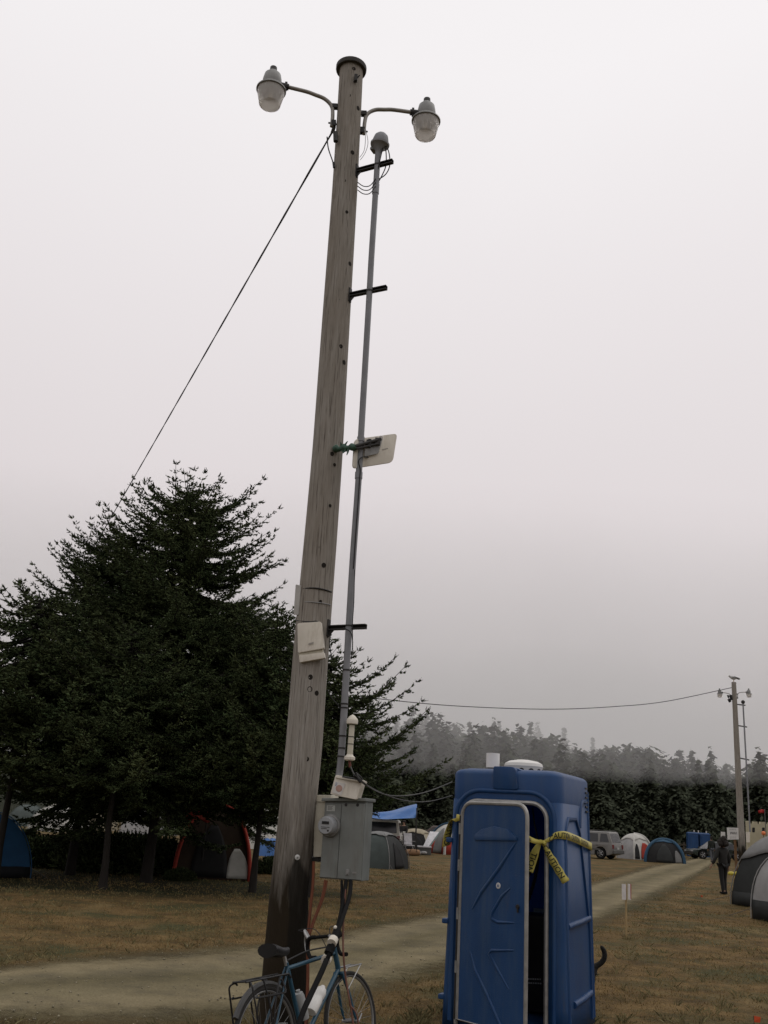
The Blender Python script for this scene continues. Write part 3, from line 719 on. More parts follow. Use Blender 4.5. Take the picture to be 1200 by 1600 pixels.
# weatherhead: a bell shaped hood with a flared lip
ax = (W3[-1] - W3[-2]).normalized(); c = mastp(592.5, 232); Mq = Matrix.Translation(c) @ (ax * .9 + V(.10, -.05, 0)).normalized().to_track_quat('Z', 'X').to_matrix().to_4x4()
mb = MB(Mq); mb.lathe([(PR * 1.05, -.07), (PR * 1.2, -.03), (.075, .02), (.098, .035), (.100, .055), (.084, .065), (.082, .10), (.070, .145), (.045, .172), (.004, .182)], 22); mb.build('weatherhead', pvc, mast, smooth=40)
mb = MB(Mq); mb.box((.075, -.03, .015), (.06, .09, .035)); mb.build('weatherhead_lip', pvc, mast, smooth=60, bevel=.008)
wire_m = MM('black_cable', (.02, .02, .02), (.012, .012, .012), rough=.6)
for k, (x1, x2, x3) in enumerate([(608, 609, 603), (604, 603, 598), (598, 592, 590)]):
    mb = MB(); Yb = MASTY - .03
    mb.tube(smooth_path([at(597 + k * 2, 219, Yb), at(x1 - 1, 236, Yb), at(x2, 258, Yb), at(x3, 272, Yb + .02), at(592, 280 + 3 * k, Yb + .03)], 5), .006, 5)
    mb.build('drop_wire', wire_m, mast)
for k, y in enumerate((287, 293, 299)):
    mb = MB(); mb.tube(smooth_path([at(559, y - 2, PD - .05), at(568, y + 4, PD - .12), at(578, y + 3, MASTY), at(587, y - 8, MASTY - .04)], 5), .005, 5); mb.build('drop_wire', wire_m, mast)

# ---- the two yard lamps on bent arms
refr = bpy.data.materials.new('lamp_refractor'); refr.use_nodes = True; n = refr.node_tree; b = n.nodes['Principled BSDF']
b.inputs['Base Color'].default_value = (.88, .86, .83, 1); b.inputs['Roughness'].default_value = .5; b.inputs['Transmission Weight'].default_value = .72; b.inputs['IOR'].default_value = 1.15
wv = n.nodes.new('ShaderNodeTexWave'); wv.inputs['Scale'].default_value = 14; tcn = n.nodes.new('ShaderNodeTexCoord'); bpn = n.nodes.new('ShaderNodeBump'); bpn.inputs['Strength'].default_value = .35
n.links.new(tcn.outputs['Object'], wv.inputs['Vector']); n.links.new(wv.outputs['Fac'], bpn.inputs['Height']); n.links.new(bpn.outputs[0], b.inputs['Normal'])
lamp_metal = MM('lamp_cast_metal', (.27, .27, .26), (.18, .18, .175), scale=9, rough=.5, metal=.2)
lamp_arm = MM('lamp_arm_metal', (.34, .32, .29), (.2, .19, .17), scale=8, rough=.5, metal=.3)
def yard_lamp(label, root, L, name='yard_lamp'):
    """root: the bracket on the pole; L: vector from the bracket's bend to the lamp's neck (horizontal)."""
    th = thing(name, label, 'lamp', root, 0, 'yard lamps on the wooden poles'); LS = .92
    h = Vector((L.x, L.y, 0)); u = h.normalized(); ln = h.length
    P = lambda a, z: u * a + V(0, 0, z)
    mb = MB(); mb.tube(smooth_path([P(.03, -.20), P(.03, -.05), P(.05, .06), P(.13, .135), P(.24, .165), P(ln * .6, .185), P(ln + .03, .20)], 6), .021, 10); mb.build('arm', lamp_arm, th, world=False, smooth=60)
    mb = MB(); mb.box(P(.012, -.16), (.05, .05, .07)); mb.box(P(.015, .06), (.06, .05, .05)); mb.tube([P(-.05, .06), P(.07, .06)], .012, 6); mb.tube([P(-.05, -.16), P(.07, -.16)], .010, 6); mb.build('arm_bracket', dark_iron, th, world=False, bevel=.004)
    mb = MB(); mb.tube([P(ln - .06, .195), P(ln + .03, .20)], .034, 10); mb.box(P(ln - .03, .20), (.025, .03, .10)); mb.build('arm_clamp', dark_iron, th, world=False)
    c = P(ln + .12, .20); T = Matrix.Translation(c) @ Matrix.Scale(LS, 4)
    mb = MB(T); mb.lathe([(.055, -.06), (.105, -.05), (.112, .0), (.108, .05), (.095, .12), (.068, .15), (.06, .16)], 20); hd = mb.build('lamp_head', lamp_metal, th, world=False, smooth=45)
    mb = MB(T); mb.lathe([(.040, .155), (.042, .20), (.040, .228), (.030, .235)], 16); mb.build('photocell', MM('photocell', (.06, .06, .058), (.04, .04, .04), rough=.5), hd, world=False, smooth=45)
    mb = MB(T); mb.lathe([(.10, -.045), (.155, -.065), (.172, -.085), (.172, -.10), (.160, -.10)], 26); mb.build('lamp_collar', lamp_metal, hd, world=False, smooth=45)
    mb = MB(T); ra = [(.162, -.095), (.157, -.125), (.124, -.285), (.118, -.300), (.105, -.306)]; rb = [(r - .006, z + .003) for r, z in ra[::-1]]
    mb.lathe([(.155, -.094), *ra[1:], (.05, -.309), (.002, -.310)], 28); 
    o = mb.build('refractor', refr, th, world=False, smooth=50); o.modifiers.new('solid', 'SOLIDIFY').thickness = .006
    mb = MB(T); mb.lathe([(.02, -.09), (.026, -.13), (.03, -.17), (.02, -.21), (.004, -.225)], 12); mb.build('bulb', white_plastic, th, world=False, smooth=60)
    return th
cL, rL = pole_axis(185); cR, rR = pole_axis(195)
LD = V(1, .19, 0).normalized()
pL = at(524, 177, PD); pR = at(568, 182, PD)
lampL = yard_lamp('weathered yard lamp on a bent arm, upper and left of the near pole top', Vector((cL.x, cL.y, pL.z)) - LD * (rL + .015), -LD * .58)
lampR = yard_lamp('weathered yard lamp on a bent arm above the grey conduit mast', Vector((cR.x, cR.y, pR.z)) + LD * (rR + .015), LD * .58)
# thin wires hanging off the lamp arms
ww = thing('lamp_wire', 'thin pale wire looping below the lamp arm over the conduit mast', 'wire', pR)
mb = MB(); mb.tube(smooth_path([at(569, 201, PD - .05), at(571, 215, PD - .06), at(569, 235, PD - .08), at(562, 246, PD - .12)], 5), .003, 4); mb.build('wire_loop', MM('pale_wire', (.3, .3, .3), rough=.6), ww)
mb = MB(); mb.tube(smooth_path([at(571, 201, PD - .05), at(575, 222, PD - .06), at(571, 238, PD - .08), at(563, 250, PD - .12)], 5), .003, 4); mb.build('wire_loop', MM('pale_wire', (.3, .3, .3), rough=.6), ww)
# ---- overhead cable away to the left and its drop hardware
oh_end = at(0, 1104, 75)
def sagline(a, b, sag, n=40): return [a.lerp(b, k / n) - V(0, 0, sag * 4 * (k / n) * (1 - k / n)) for k in range(n + 1)]
a0 = at(521, 203, PD - .05)
oc = thing('overhead_cable', 'twisted overhead cable slanting from the near pole down behind the spruces', 'cable', a0)
base = sagline(a0, oh_end, .15, 260); mb = MB()
for k in range(2):
    mb.tube([p + V(0, math.cos(i * .9 + k * 3.14), math.sin(i * .9 + k * 3.14)) * .008 for i, p in enumerate(base)], .0085, 5)
mb.build('twisted_strand', wire_m, oc)
mb = MB(); mb.tube([at(522, 199, PD - .08), at(519, 208, PD - .05)], .02, 8); mb.tube([at(524, 207, PD - .12), at(524.5, 221, PD - .13)], .024, 8); mb.build('wedge_clamp', dark_iron, oc)
mb = MB(); mb.tube(smooth_path([at(511, 214, PD + .05), at(513, 232, PD - .02), at(519, 250, PD - .08), at(522, 260, PD - .1)], 5), .007, 5); mb.tube([at(521, 254, PD - .1), at(522, 262, PD - .1)], .014, 6); mb.build('splice_tail', wire_m, oc)

# ---- flat panel antenna on a green wrapped arm
PA = thing('panel_antenna', 'white rounded panel antenna seen from behind, crossed by the grey mast', 'antenna', at(586, 705, PD))
q = [at(554, 686, PD - .22), at(621, 677, PD - .05), at(614, 722, PD - .05), at(551, 732, PD - .22)]
slab(q, .022, .045, 5).build('panel', white_plastic, PA, smooth=40, bevel=.004)
def on4(u, v, off): # point on the panel, off metres towards the camera
    p = q[0].lerp(q[1], u).lerp(q[3].lerp(q[2], u), v); d = (EYE - p).normalized(); return p + d * off
mb = MB(); mb.prism(rounded([on4(.26, .12, .0), on4(.66, .12, 0), on4(.60, .62, 0), on4(.26, .66, 0)], .02, 3), (EYE - q[0]).normalized() * .03); mb.build('mount_plate', galv, PA, bevel=.003)
mb = MB(); mb.tube([on4(.02, .25, .05), on4(.62, .12, .05)], .016, 8); mb.tube([on4(.05, .34, .05), on4(.60, .28, .05)], .012, 8); mb.box(on4(.55, .2, .045), (.05, .03, .07)); mb.box(on4(.36, .22, .045), (.03, .03, .08)); mb.build('mount_clamp', dark_iron, PA, bevel=.002)
mb = MB(); mb.tube(smooth_path([on4(.36, .70, .02), on4(.22, .66, .05), on4(.13, .78, .06)] + [along(y) + V(.012, -PR * 1.25, 0) for y in (735, 748, 765, 800, 850, 890)], 5), .006, 6); mb.build('antenna_lead', wire_m, PA)
mb = MB(); mb.ball(on4(.40, .60, .015), .012, 6); mb.ball(on4(.30, .1, .02), .010, 6); mb.build('screw', dark_iron, PA)
mb = MB(); mb.lathe([(.001, .0), (.02, 0), (.022, -.01)], 12, Matrix.Translation(on4(.62, .08, .03)) @ (EYE - q[0]).to_track_quat('Z', 'Y').to_matrix().to_4x4()); mb.build('cap_plug', MM('bright_white', (.85, .83, .8), rough=.4), PA)
mb = MB()
for k in range(4): mb.box(on4(.70 + .035 * k, .50 - .004 * k, .003), (.013, .002, .008))
mb.build('faint_print', MM('faint_print', (.42, .40, .36), rough=.6), PA)
green = MM('green_tape', (.05, .11, .075), (.02, .05, .035), scale=18, rough=.5)
mb = MB(); ga, _ = pole_front(522, 702); gb = on4(.06, .28, .05); pts = [ga.lerp(gb, k / 9) + V(0, 0, .006 * math.sin(k * 2.1)) for k in range(10)]
mb.tube(pts, [.030 + .010 * math.sin(k * 1.9) for k in range(10)], 9)
for k, (dx, dz) in enumerate([(-.01, .05), (.03, .055), (-.03, -.06), (-.015, -.085), (.02, -.05)]):
    p = pts[3 + k % 4]; mb.tube([p, p + V(dx * .5, -.02, dz * .6), p + V(dx, -.03, dz)], [.012, .009, .004], 6)
mb.build('taped_arm', green, PA, smooth=60)

# ---- white radio unit strapped to the pole, and a thin one on its left side
RU = thing('radio_unit', 'white outdoor radio unit strapped tilted to the front of the pole', 'radio', pole_front(486, 1003)[0])
Yr = PD - .17
cr = [at(464.5, 974, Yr), at(501, 971, Yr - .035), at(506, 1013, Yr - .045), at(465.5, 1020, Yr - .01)]
mb = slab(cr, .06, .012, 3); mb.build('radio_body', white_plastic, RU, smooth=45, bevel=.005)
slab([at(466, 1021, Yr + .012), at(504, 1015, Yr - .02), at(505, 1019, Yr - .02), at(467, 1025, Yr + .012)], .05).build('radio_seam', cream_plastic, RU)
slab([at(467, 1024.5, Yr - .012), at(506, 1019, Yr - .045), at(507, 1028, Yr - .045), at(468, 1035, Yr - .012)], .065, .008, 3).build('radio_hood', white_plastic, RU, smooth=45, bevel=.005)
mb = MB(); mb.prism([p + (EYE - p).normalized() * .002 for p in [at(482, 1005, Yr - .03), at(490, 1003, Yr - .035), at(490, 1005.5, Yr - .035), at(482, 1007.5, Yr - .03)]], V(0, -.001, 0)); mb.build('emblem', MM('soft_grey_print', (.33, .31, .28), rough=.6), RU)
mb = MB(); mb.tube(smooth_path([at(462, 969.5, PD - .05)] + [pole_front(x, 969.5 + 2.5 * ((x - 486) / 24) ** 2 * -1 + 2, .006)[0] for x in (468, 476, 486, 496)] + [at(508, 980, PD - .1)], 4), .005, 5); mb.build('cable_tie', black_plastic, RU)
TU = thing('sector_radio', 'thin pale radio panel on edge at the left side of the pole', 'radio', at(465, 935, PD))
slab([at(462, 913, PD - .04), at(470, 915, PD - .09), at(466, 961, PD - .09), at(458.5, 960, PD - .04)], .16, .008, 3).build('radio_body', MM('pale_grey_plastic', (.42, .41, .38), (.32, .31, .29), rough=.5), TU, bevel=.004)
def hoop(py0, sagpx, r, m, nm, parent, x0, x1):
    pts = []
    for k in range(11):
        t = k / 10; x = x0 + (x1 - x0) * t; pts.append(pole_front(x, py0 + sagpx * (1 - (2 * t - 1) ** 2) * -1 + t * 4, .004)[0])
    mb = MB(); mb.tube(pts, r, 5); mb.build(nm, m, parent)
hoop(921, 4, .0065, wire_m, 'strap', TU, 469.5, 518.0); hoop(941, 2, .004, MM('pale_wire', (.3, .3, .3)), 'strap', TU, 467, 516.5)

# ---- thin loose wires at the pole's right side
lw = thing('loose_wire', 'thin loose wire hanging between the pole and the mast by the lowest bracket', 'wire', at(515, 1010, PD))
for wp_, r_ in (([at(519, 984, PD - .12), at(515, 1000, PD - .1), at(516, 1015, PD - .1), at(519, 1028, PD - .1)], .0045), ([at(512, 1078, PD - .1), at(518, 1090, PD - .12), at(527, 1100, MASTY), at(531, 1106, MASTY)], .0045), ([at(536, 981, MASTY - .05), at(548, 988, MASTY - .06), at(551, 1005, MASTY - .06), at(549, 1030, MASTY - .05)], .005), ([at(554, 890, MASTY - .05), at(553, 940, MASTY - .055), at(551, 970, MASTY - .055), at(551, 1000, MASTY - .05)], .004)):
    mb = MB(); mb.tube(smooth_path(wp_, 5), r_, 5); mb.build('wire_run', wire_m, lw)

# ---- meter box and the pale cabinet behind it
MBX = thing('meter_box', 'grey electric meter box on the right side of the pole', 'meter box', at(536, 1376, 8.3))
YL, YR = 8.40, 8.27
tl, trr, brr, bl = at(508, 1252, YL), at(572, 1252.5, YR), at(565, 1377, YR), at(499, 1372, YL)
def on_box(u, v, off=0.0):
    p = tl.lerp(trr, u).lerp(bl.lerp(brr, u), v); return p + BN * off
BN = (trr - tl).cross(bl - tl).normalized()
if BN.dot(EYE - tl) < 0: BN = -BN
mb = MB(); mb.prism([tl, trr, brr, bl], -BN * .17); mb.build('box_shell', boxgrey, MBX, bevel=.006)
mb = MB(); mb.prism([on_box(.015, .03, .001), on_box(.425, .03, .001), on_box(.425, .985, .001), on_box(.015, .985, .001)], BN * .012); mb.build('meter_cover', boxgrey, MBX, bevel=.003)
mb = MB(); mb.prism([on_box(.44, .03, .001), on_box(.985, .03, .001), on_box(.985, .985, .001), on_box(.44, .985, .001)], BN * .018); mb.build('breaker_cover', boxgrey, MBX, bevel=.003)
mb = MB(); u = (trr - tl).normalized(); mb.prism([tl - u * .02 + BN * .035, trr + u * .012 + BN * .035, trr + u * .012 - BN * .20, tl - u * .02 - BN * .20], V(0, 0, .026)); mb.build('rain_hood', boxgrey, MBX, bevel=.006)
mc = on_box(.19, .32, .012); Mm = Matrix.Translation(mc) @ BN.to_track_quat('Z', 'Y').to_matrix().to_4x4()
mb = MB(Mm); mb.lathe([(.086, -.005), (.092, .0), (.092, .02), (.084, .028), (.074, .028)], 28); rg = mb.build('meter_ring', galv, MBX, smooth=45)
mb = MB(Mm); mb.lathe([(.072, .02), (.074, .05), (.072, .095), (.064, .11)], 28); mt_ = mb.build('meter_can', MM('meter_face', (.32, .33, .34), (.24, .25, .26), rough=.35), MBX, smooth=45)
mb = MB(Mm); mb.box((.0, .022, .112), (.062, .022, .004)); mb.build('meter_display', black_plastic, mt_)
mb = MB(Mm); mb.box((.0, -.012, .111), (.075, .004, .003)); mb.box((-.01, -.024, .111), (.05, .004, .003)); mb.box((.026, -.038, .111), (.014, .014, .003)); mb.build('meter_print', dark_iron, mt_)
mb = MB(); mb.prism([on_box(.07, .055, .014), on_box(.27, .055, .014), on_box(.27, .13, .014), on_box(.07, .13, .014)], BN * .001); lb = mb.build('box_label', MM('paper_label', (.42, .43, .40), (.3, .31, .29), scale=30, rough=.6), MBX)
mb = MB()
for k in range(4): mb.prism([on_box(.095, .068 + .014 * k, .016), on_box(.22 - .02 * (k % 2), .068 + .014 * k, .016), on_box(.22 - .02 * (k % 2), .073 + .014 * k, .016), on_box(.095, .073 + .014 * k, .016)], BN * .0006)
mb.build('label_print', dark_iron, lb)
for u_ in (.54, .82):
    mb = MB(Matrix.Translation(on_box(u_, .045, .018)) @ BN.to_track_quat('Z', 'Y').to_matrix().to_4x4()); mb.lathe([(.001, .004), (.012, .004), (.014, .0)], 12); mb.build('screw', dark_iron, MBX)
mb = MB(); p = on_box(.68, .90, .022); mb.box(p, (.03, .012, .045)); mb.box(p + V(0, -.012, -.004), (.014, .012, .02)); mb.build('latch', galv, MBX, bevel=.003)
mb = MB(); p = on_box(.86, .9, .021); mb.box(p, (.05, .004, .012)); mb.build('latch_plate', galv, MBX)
CB = thing('cable_cabinet', 'pale cream cabinet squeezed between the pole and the grey meter box', 'cabinet', at(500, 1342, 8.55))
slab([at(491.5, 1252, 8.50), at(516, 1252, 8.46), at(509, 1339, 8.46), at(489.5, 1339, 8.50)], .16, .006).build('cabinet_body', cream_plastic, CB, bevel=.004)
slab([at(490, 1242, 8.49), at(517, 1242.5, 8.44), at(517, 1253.5, 8.44), at(490, 1252.5, 8.49)], .19, .006).build('cabinet_lid', cream_plastic, CB, bevel=.005)
slab([at(485, 1339, 8.52), at(499, 1340, 8.5), at(499, 1347, 8.5), at(485, 1345, 8.52)], .10).build('mounting_rail', dark_iron, CB)
# ---- white access point box balanced on top
AB = thing('junction_box', 'small white box with a round pinkish mark, tilted on top of the meter box', 'box', at(541, 1248, 8.3))
cr = [at(524, 1211.5, 8.28), at(566, 1219, 8.22), at(557, 1249.5, 8.22), at(516, 1241, 8.28)]
slab(cr, .13, .012, 3).build('box_body', white_plastic, AB, smooth=45, bevel=.006)
slab([at(525, 1210.5, 8.262), at(566.5, 1218, 8.202), at(565, 1222.5, 8.202), at(523.5, 1215, 8.262)], .16, .006).build('box_lid', white_plastic, AB, bevel=.004)
def on_ab(u, v, off): 
    p = cr[0].lerp(cr[1], u).lerp(cr[3].lerp(cr[2], u), v); return p + (EYE - p).normalized() * off
mb = MB(); mb.prism([on_ab(.06, .30, .003), on_ab(.44, .33, .003), on_ab(.41, .94, .003), on_ab(.05, .90, .003)], (EYE - cr[0]).normalized() * .001); lb = mb.build('sticker', MM('sticker_paper', (.62, .60, .57), (.5, .48, .45), rough=.6), AB)
nn = (cr[1] - cr[0]).cross(cr[3] - cr[0]).normalized(); nn = nn if nn.dot(EYE - cr[0]) > 0 else -nn
mb = MB(Matrix.Translation(on_ab(.26, .62, .005)) @ nn.to_track_quat('Z', 'Y').to_matrix().to_4x4()); mb.lathe([(.001, .002), (.026, .002), (.028, .0)], 18); mb.build('round_mark', MM('pinkish_print', (.42, .27, .22), (.33, .21, .17), scale=30), lb)
mb = MB()
for k in range(3): mb.prism([on_ab(.09, .36 + .07 * k, .005), on_ab(.15, .365 + .07 * k, .005), on_ab(.15, .39 + .07 * k, .005), on_ab(.09, .385 + .07 * k, .005)], nn * .0008)
mb.build('blue_print', MM('blue_print', (.10, .16, .32)), lb)
# ---- stick antenna
SA = thing('stick_antenna', 'cream stick antenna with bell shaped cap tied to the grey mast', 'antenna', at(547, 1188, MASTY - .08))
SY = MASTY - .07; t_ = at(551, 1120, SY); b_ = at(546, 1187, SY); k_ = (t_ - b_).length
Mq = Matrix.Translation(b_) @ (t_ - b_).to_track_quat('Z', 'X').to_matrix().to_4x4(); px_ = axd(b_) / FPX
mb = MB(Mq); mb.lathe([(4.6 * px_, 3 * px_), (4.4 * px_, k_ * .8)], 16); mb.build('antenna_tube', cream_plastic, SA, smooth=45)
mb = MB(Mq); mb.lathe([(5 * px_, k_ - 12 * px_), (8.8 * px_, k_ - 11 * px_), (9.2 * px_, k_ - 6 * px_), (8.4 * px_, k_ - 3.5 * px_), (4 * px_, k_ + 1.5 * px_), (.5 * px_, k_ + 3.5 * px_)], 20); mb.build('bell_cap', white_plastic, SA, smooth=40)
mb = MB(Mq); mb.lathe([(5 * px_, 8 * px_), (5.5 * px_, 6.5 * px_), (8.6 * px_, 4 * px_), (8.6 * px_, 0), (6 * px_, -1.5 * px_)], 20); mb.build('base_flange', white_plastic, SA, smooth=40)
for f in (.36, .53): 
    mb = MB(); p = b_.lerp(t_, f); mb.tube([p - V(0, 0, .003), p + V(0, 0, .003)], 5.0 * px_, 14); mb.build('cable_tie', black_plastic, SA)
mb = MB(); mb.tube(smooth_path([b_ - V(0, 0, .0), b_ + V(.005, 0, -.03), b_ + V(.01, 0, -.06)], 4), .012, 7); mb.build('connector', MM('red_brown_rubber', (.16, .05, .035), rough=.6), SA)

# ---- cables drooping over to the toilet roof
RY = 10.1
ac = thing('antenna_cable', 'pair of thin cables sagging from the antenna box across to the blue toilet', 'cable', at(547, 1196, SY))
mb = MB(); mb.tube(smooth_path([at(547.5, 1196, SY), at(555, 1212, SY - .05), at(575, 1229, SY), at(602, 1241.5, SY + .35), at(632, 1243.5, SY + .8), at(668, 1237, SY + 1.3), at(706, 1222, RY)], 8), .0055, 6); mb.tube(smooth_path([at(556, 1207, SY - .1), at(570, 1224, SY - .05), at(605, 1243, SY + .4), at(640, 1252, SY + .9), at(672, 1252, SY + 1.3), at(707, 1243, RY)], 8), .005, 6); mb.build('cable_run', MM('grey_cable', (.09, .09, .085), (.06, .06, .06), rough=.7), ac)
mb = MB(); mb.tube(smooth_path([at(557, 1208, SY - .1), at(566, 1218, 8.19), at(555, 1217, 8.17), at(535, 1213.5, 8.22)], 6), .007, 6); mb.tube(smooth_path([at(553, 1211, SY - .1), at(560, 1218, 8.18), at(563, 1222, 8.17)], 5), .011, 6); mb.build('cable_run', black_plastic, ac)

# ---- power cables down from the meter box to the ground past the bicycle
pc = thing('power_cable', 'thick black cable bundle hanging from the meter box down past the bicycle', 'cable', at(545, 1378, 8.2))
cab = [[(541, 1376, 8.26), (537, 1405, 8.15), (530, 1440, 7.95), (519, 1475, 7.78), (510, 1500, 7.72)], [(548, 1376, 8.26), (546, 1400, 8.15), (536, 1432, 7.95), (522, 1472, 7.74), (511, 1500, 7.70)], [(534, 1376, 8.3), (534, 1400, 8.2), (533, 1420, 8.1), (526, 1450, 7.9), (516, 1485, 7.74)]]
for k, c in enumerate(cab):
    mb = MB(); mb.tube(smooth_path([at(*p) for p in c], 6), .017 if k < 2 else .011, 8); mb.build('cable_run', black_rubber, pc, smooth=60)
mb = MB(); mb.tube(smooth_path([at(527, 1456, 7.87), at(521, 1471, 7.78), at(513, 1490, 7.71)], 4), [.034] * 9, 10); mb.build('cable_sleeve', black_rubber, pc, smooth=60)
mb = MB(); mb.tube(smooth_path([at(510, 1500, 7.68), at(504, 1515, 7.62), at(490, 1545, 7.5), at(474, 1580, 7.35), at(463, 1615, 7.25), at(459, 1640, 7.2)], 6), .021, 8); mb.build('cable_run', black_rubber, pc, smooth=60)
for a_, b__ in (((521.5, 1467), (518, 1474)), ((511.5, 1497), (508.5, 1501))):
    mb = MB(); mb.tube([at(*a_, 7.76), at(*b__, 7.72)], .037, 10); mb.build('white_tape', white_plastic, pc, smooth=60)
mb = MB(); mb.ball(at(524, 1449, 7.85), .014, 6); mb.build('tape_end', white_plastic, pc)
orange = MM('orange_cord', (.145, .040, .015), (.095, .027, .010), rough=.6)
oc_ = thing('extension_cord', 'faded orange cords hanging along the pole from the cream cabinet', 'cord', at(490, 1346, 8.35))
for c, r in (([(490, 1346, 8.38), (489, 1380, 8.36), (485, 1420, 8.32), (481, 1470, 8.27), (481, 1530, 8.2), (478, 1600, 8.1), (476, 1640, 8.0)], .0125), ([(508, 1375, 8.36), (504, 1398, 8.33), (495, 1425, 8.3), (485, 1452, 8.26), (482, 1490, 8.2)], .009), ([(511, 1376, 8.36), (505, 1403, 8.32), (494, 1432, 8.28), (484, 1460, 8.24)], .008)):
    mb = MB(); mb.tube(smooth_path([at(*p) for p in c], 6), r, 7); mb.build('cord_run', orange, oc_, smooth=60)
rc = thing('brown_cord', 'thin red brown cord dropping in front of the bicycle front wheel', 'cord', at(538, 1420, 8.1))
mb = MB(); mb.tube(smooth_path([at(540, 1390, 8.2), at(537, 1430, 8.05), at(536, 1470, 7.95), at(538, 1510, 7.85), at(543, 1545, 7.78), at(550, 1585, 7.7), at(556, 1640, 7.6)], 6), .0075, 6); mb.tube(smooth_path([at(548, 1572, 7.72), at(556, 1582, 7.7), at(560, 1600, 7.68), at(563, 1640, 7.65)], 5), .006, 6); mb.build('cord_run', MM('brown_cord', (.13, .05, .03), (.09, .035, .02), rough=.6), rc, smooth=60)
# ================================================================== BICYCLE
teal = MM('teal_frame_paint', (.014, .062, .10), (.009, .042, .07), scale=8, rough=.35, spec=.5)
chrome = MM('dull_chrome', (.42, .42, .41), (.28, .28, .28), rough=.35, metal=.6)
tyre_m = MM('tyre_rubber', (.030, .029, .027), (.018, .017, .016), rough=.85)
rim_m = MM('rim_metal', (.22, .22, .215), (.15, .15, .15), rough=.4, metal=.5)
rH = at(425, 1627, 7.2); fH = at(557, 1595, 8.06)
rH.z = fH.z = .335
bd = Vector((fH.x - rH.x, fH.y - rH.y, 0)); WB = bd.length
byaw = math.atan2(bd.y, bd.x)
bo = rH.lerp(fH, .5); bo.z = 0
bikeM = Matrix.Translation(bo) @ Matrix.Rotation(byaw, 4, 'Z') @ Matrix.Rotation(R_(-9), 4, 'X')
bike = thing('bicycle', 'teal touring bicycle with rear rack leaning against the wooden pole', 'bicycle', M=bikeM)
hx = WB / 2
def bpart(nm, mb, m, parent=bike, smooth=50, bevel=0): return mb.build(nm, m, parent, world=False, smooth=smooth, bevel=bevel)
def circ(c, r, n=40, y=0): return [Vector((c[0] + r * math.cos(2 * math.pi * k / n), y, c[1] + r * math.sin(2 * math.pi * k / n))) for k in range(n)]
for cx in (-hx, hx):
    mb = MB(); mb.tube(circ((cx, .335), .308), .011, 6, closed=True)
    for k in range(28):
        a = 2 * math.pi * k / 28; b = a + (.35 if k % 2 else -.35); yy = .03 if k % 4 < 2 else -.03
        mb.tube([(cx + .02 * math.cos(b), yy, .335 + .02 * math.sin(b)), (cx + .305 * math.cos(a), 0, .335 + .305 * math.sin(a))], .0013, 3, cap=False)
    mb.tube([(cx, -.055, .335), (cx, .055, .335)], .016, 8)
    wl = bpart('wheel', mb, rim_m)
    mb = MB(); mb.tube(circ((cx, .335), .325, 48), .0165, 8, closed=True); bpart('tyre', mb, tyre_m, wl)
BB = (-.09, .28); ST = (-.255, .80); HT = (hx - .165, .845); HB = (hx - .125, .70)
mb = MB(); p3 = lambda q, y=0: Vector((q[0], y, q[1]))
mb.tube([p3(BB), p3(ST)], .0155, 10); mb.tube([p3(BB), p3(HB)], .0175, 10); mb.tube([p3((ST[0] + .01, ST[1] - .04)), p3((HT[0], HT[1] - .03))], .0145, 10)
mb.tube([p3(HB), p3((HT[0] - .003, HT[1] + .01))], .020, 10); mb.tube([p3(BB) + V(0, -.04, 0), p3(BB) + V(0, .04, 0)], .022, 10)
for y in (-1, 1):
    mb.tube([p3(BB, .02 * y), p3((-hx, .335), .058 * y)], .009, 8); mb.tube([p3((ST[0] + .005, ST[1] - .03), .012 * y), p3((-hx, .335), .06 * y)], .0075, 8)
bpart('frame', mb, teal)
mb = MB()
for y in (-1, 1): mb.tube(smooth_path([p3((HB[0] + .005, HB[1] - .03), .03 * y), p3((HB[0] + .06, .52), .048 * y), p3((hx - .03, .40), .052 * y), p3((hx, .335), .052 * y)], 5), [.0135 - .006 * k / 15 for k in range(16)], 8)
mb.tube([p3((HB[0] + .005, HB[1] - .03), -.045), p3((HB[0] + .005, HB[1] - .03), .045)], .014, 8); fk = bpart('fork', mb, teal)
mb = MB(); mb.tube([(hx, -.075, .335), (hx, .075, .335)], .011, 8); mb.tube([(hx, -.075, .335), (hx + .03, -.085, .38)], .006, 6); bpart('skewer', mb, chrome, fk)
mb = MB(); mb.tube([p3((ST[0], ST[1] - .02)), p3((ST[0] - .025, ST[1] + .06))], .0125, 8); bpart('seat_post', mb, chrome)
# saddle
mb = MB(); sx, sz = ST[0] - .10, ST[1] + .085; rings = []
for k in range(9):
    t = k / 8; x = sx - .11 + .235 * t; wd = .070 * (1 - t) ** .9 + .018; hgt = .022 + .02 * (1 - t); z = sz + .012 * math.cos(t * 4)
    rings.append([Vector((x, wd * math.cos(a), z + hgt * math.sin(a) * (1 if math.sin(a) > 0 else 1.3))) for a in [2 * math.pi * q / 12 for q in range(12)]])
mb.loft(rings); bpart('saddle', mb, black_plastic)
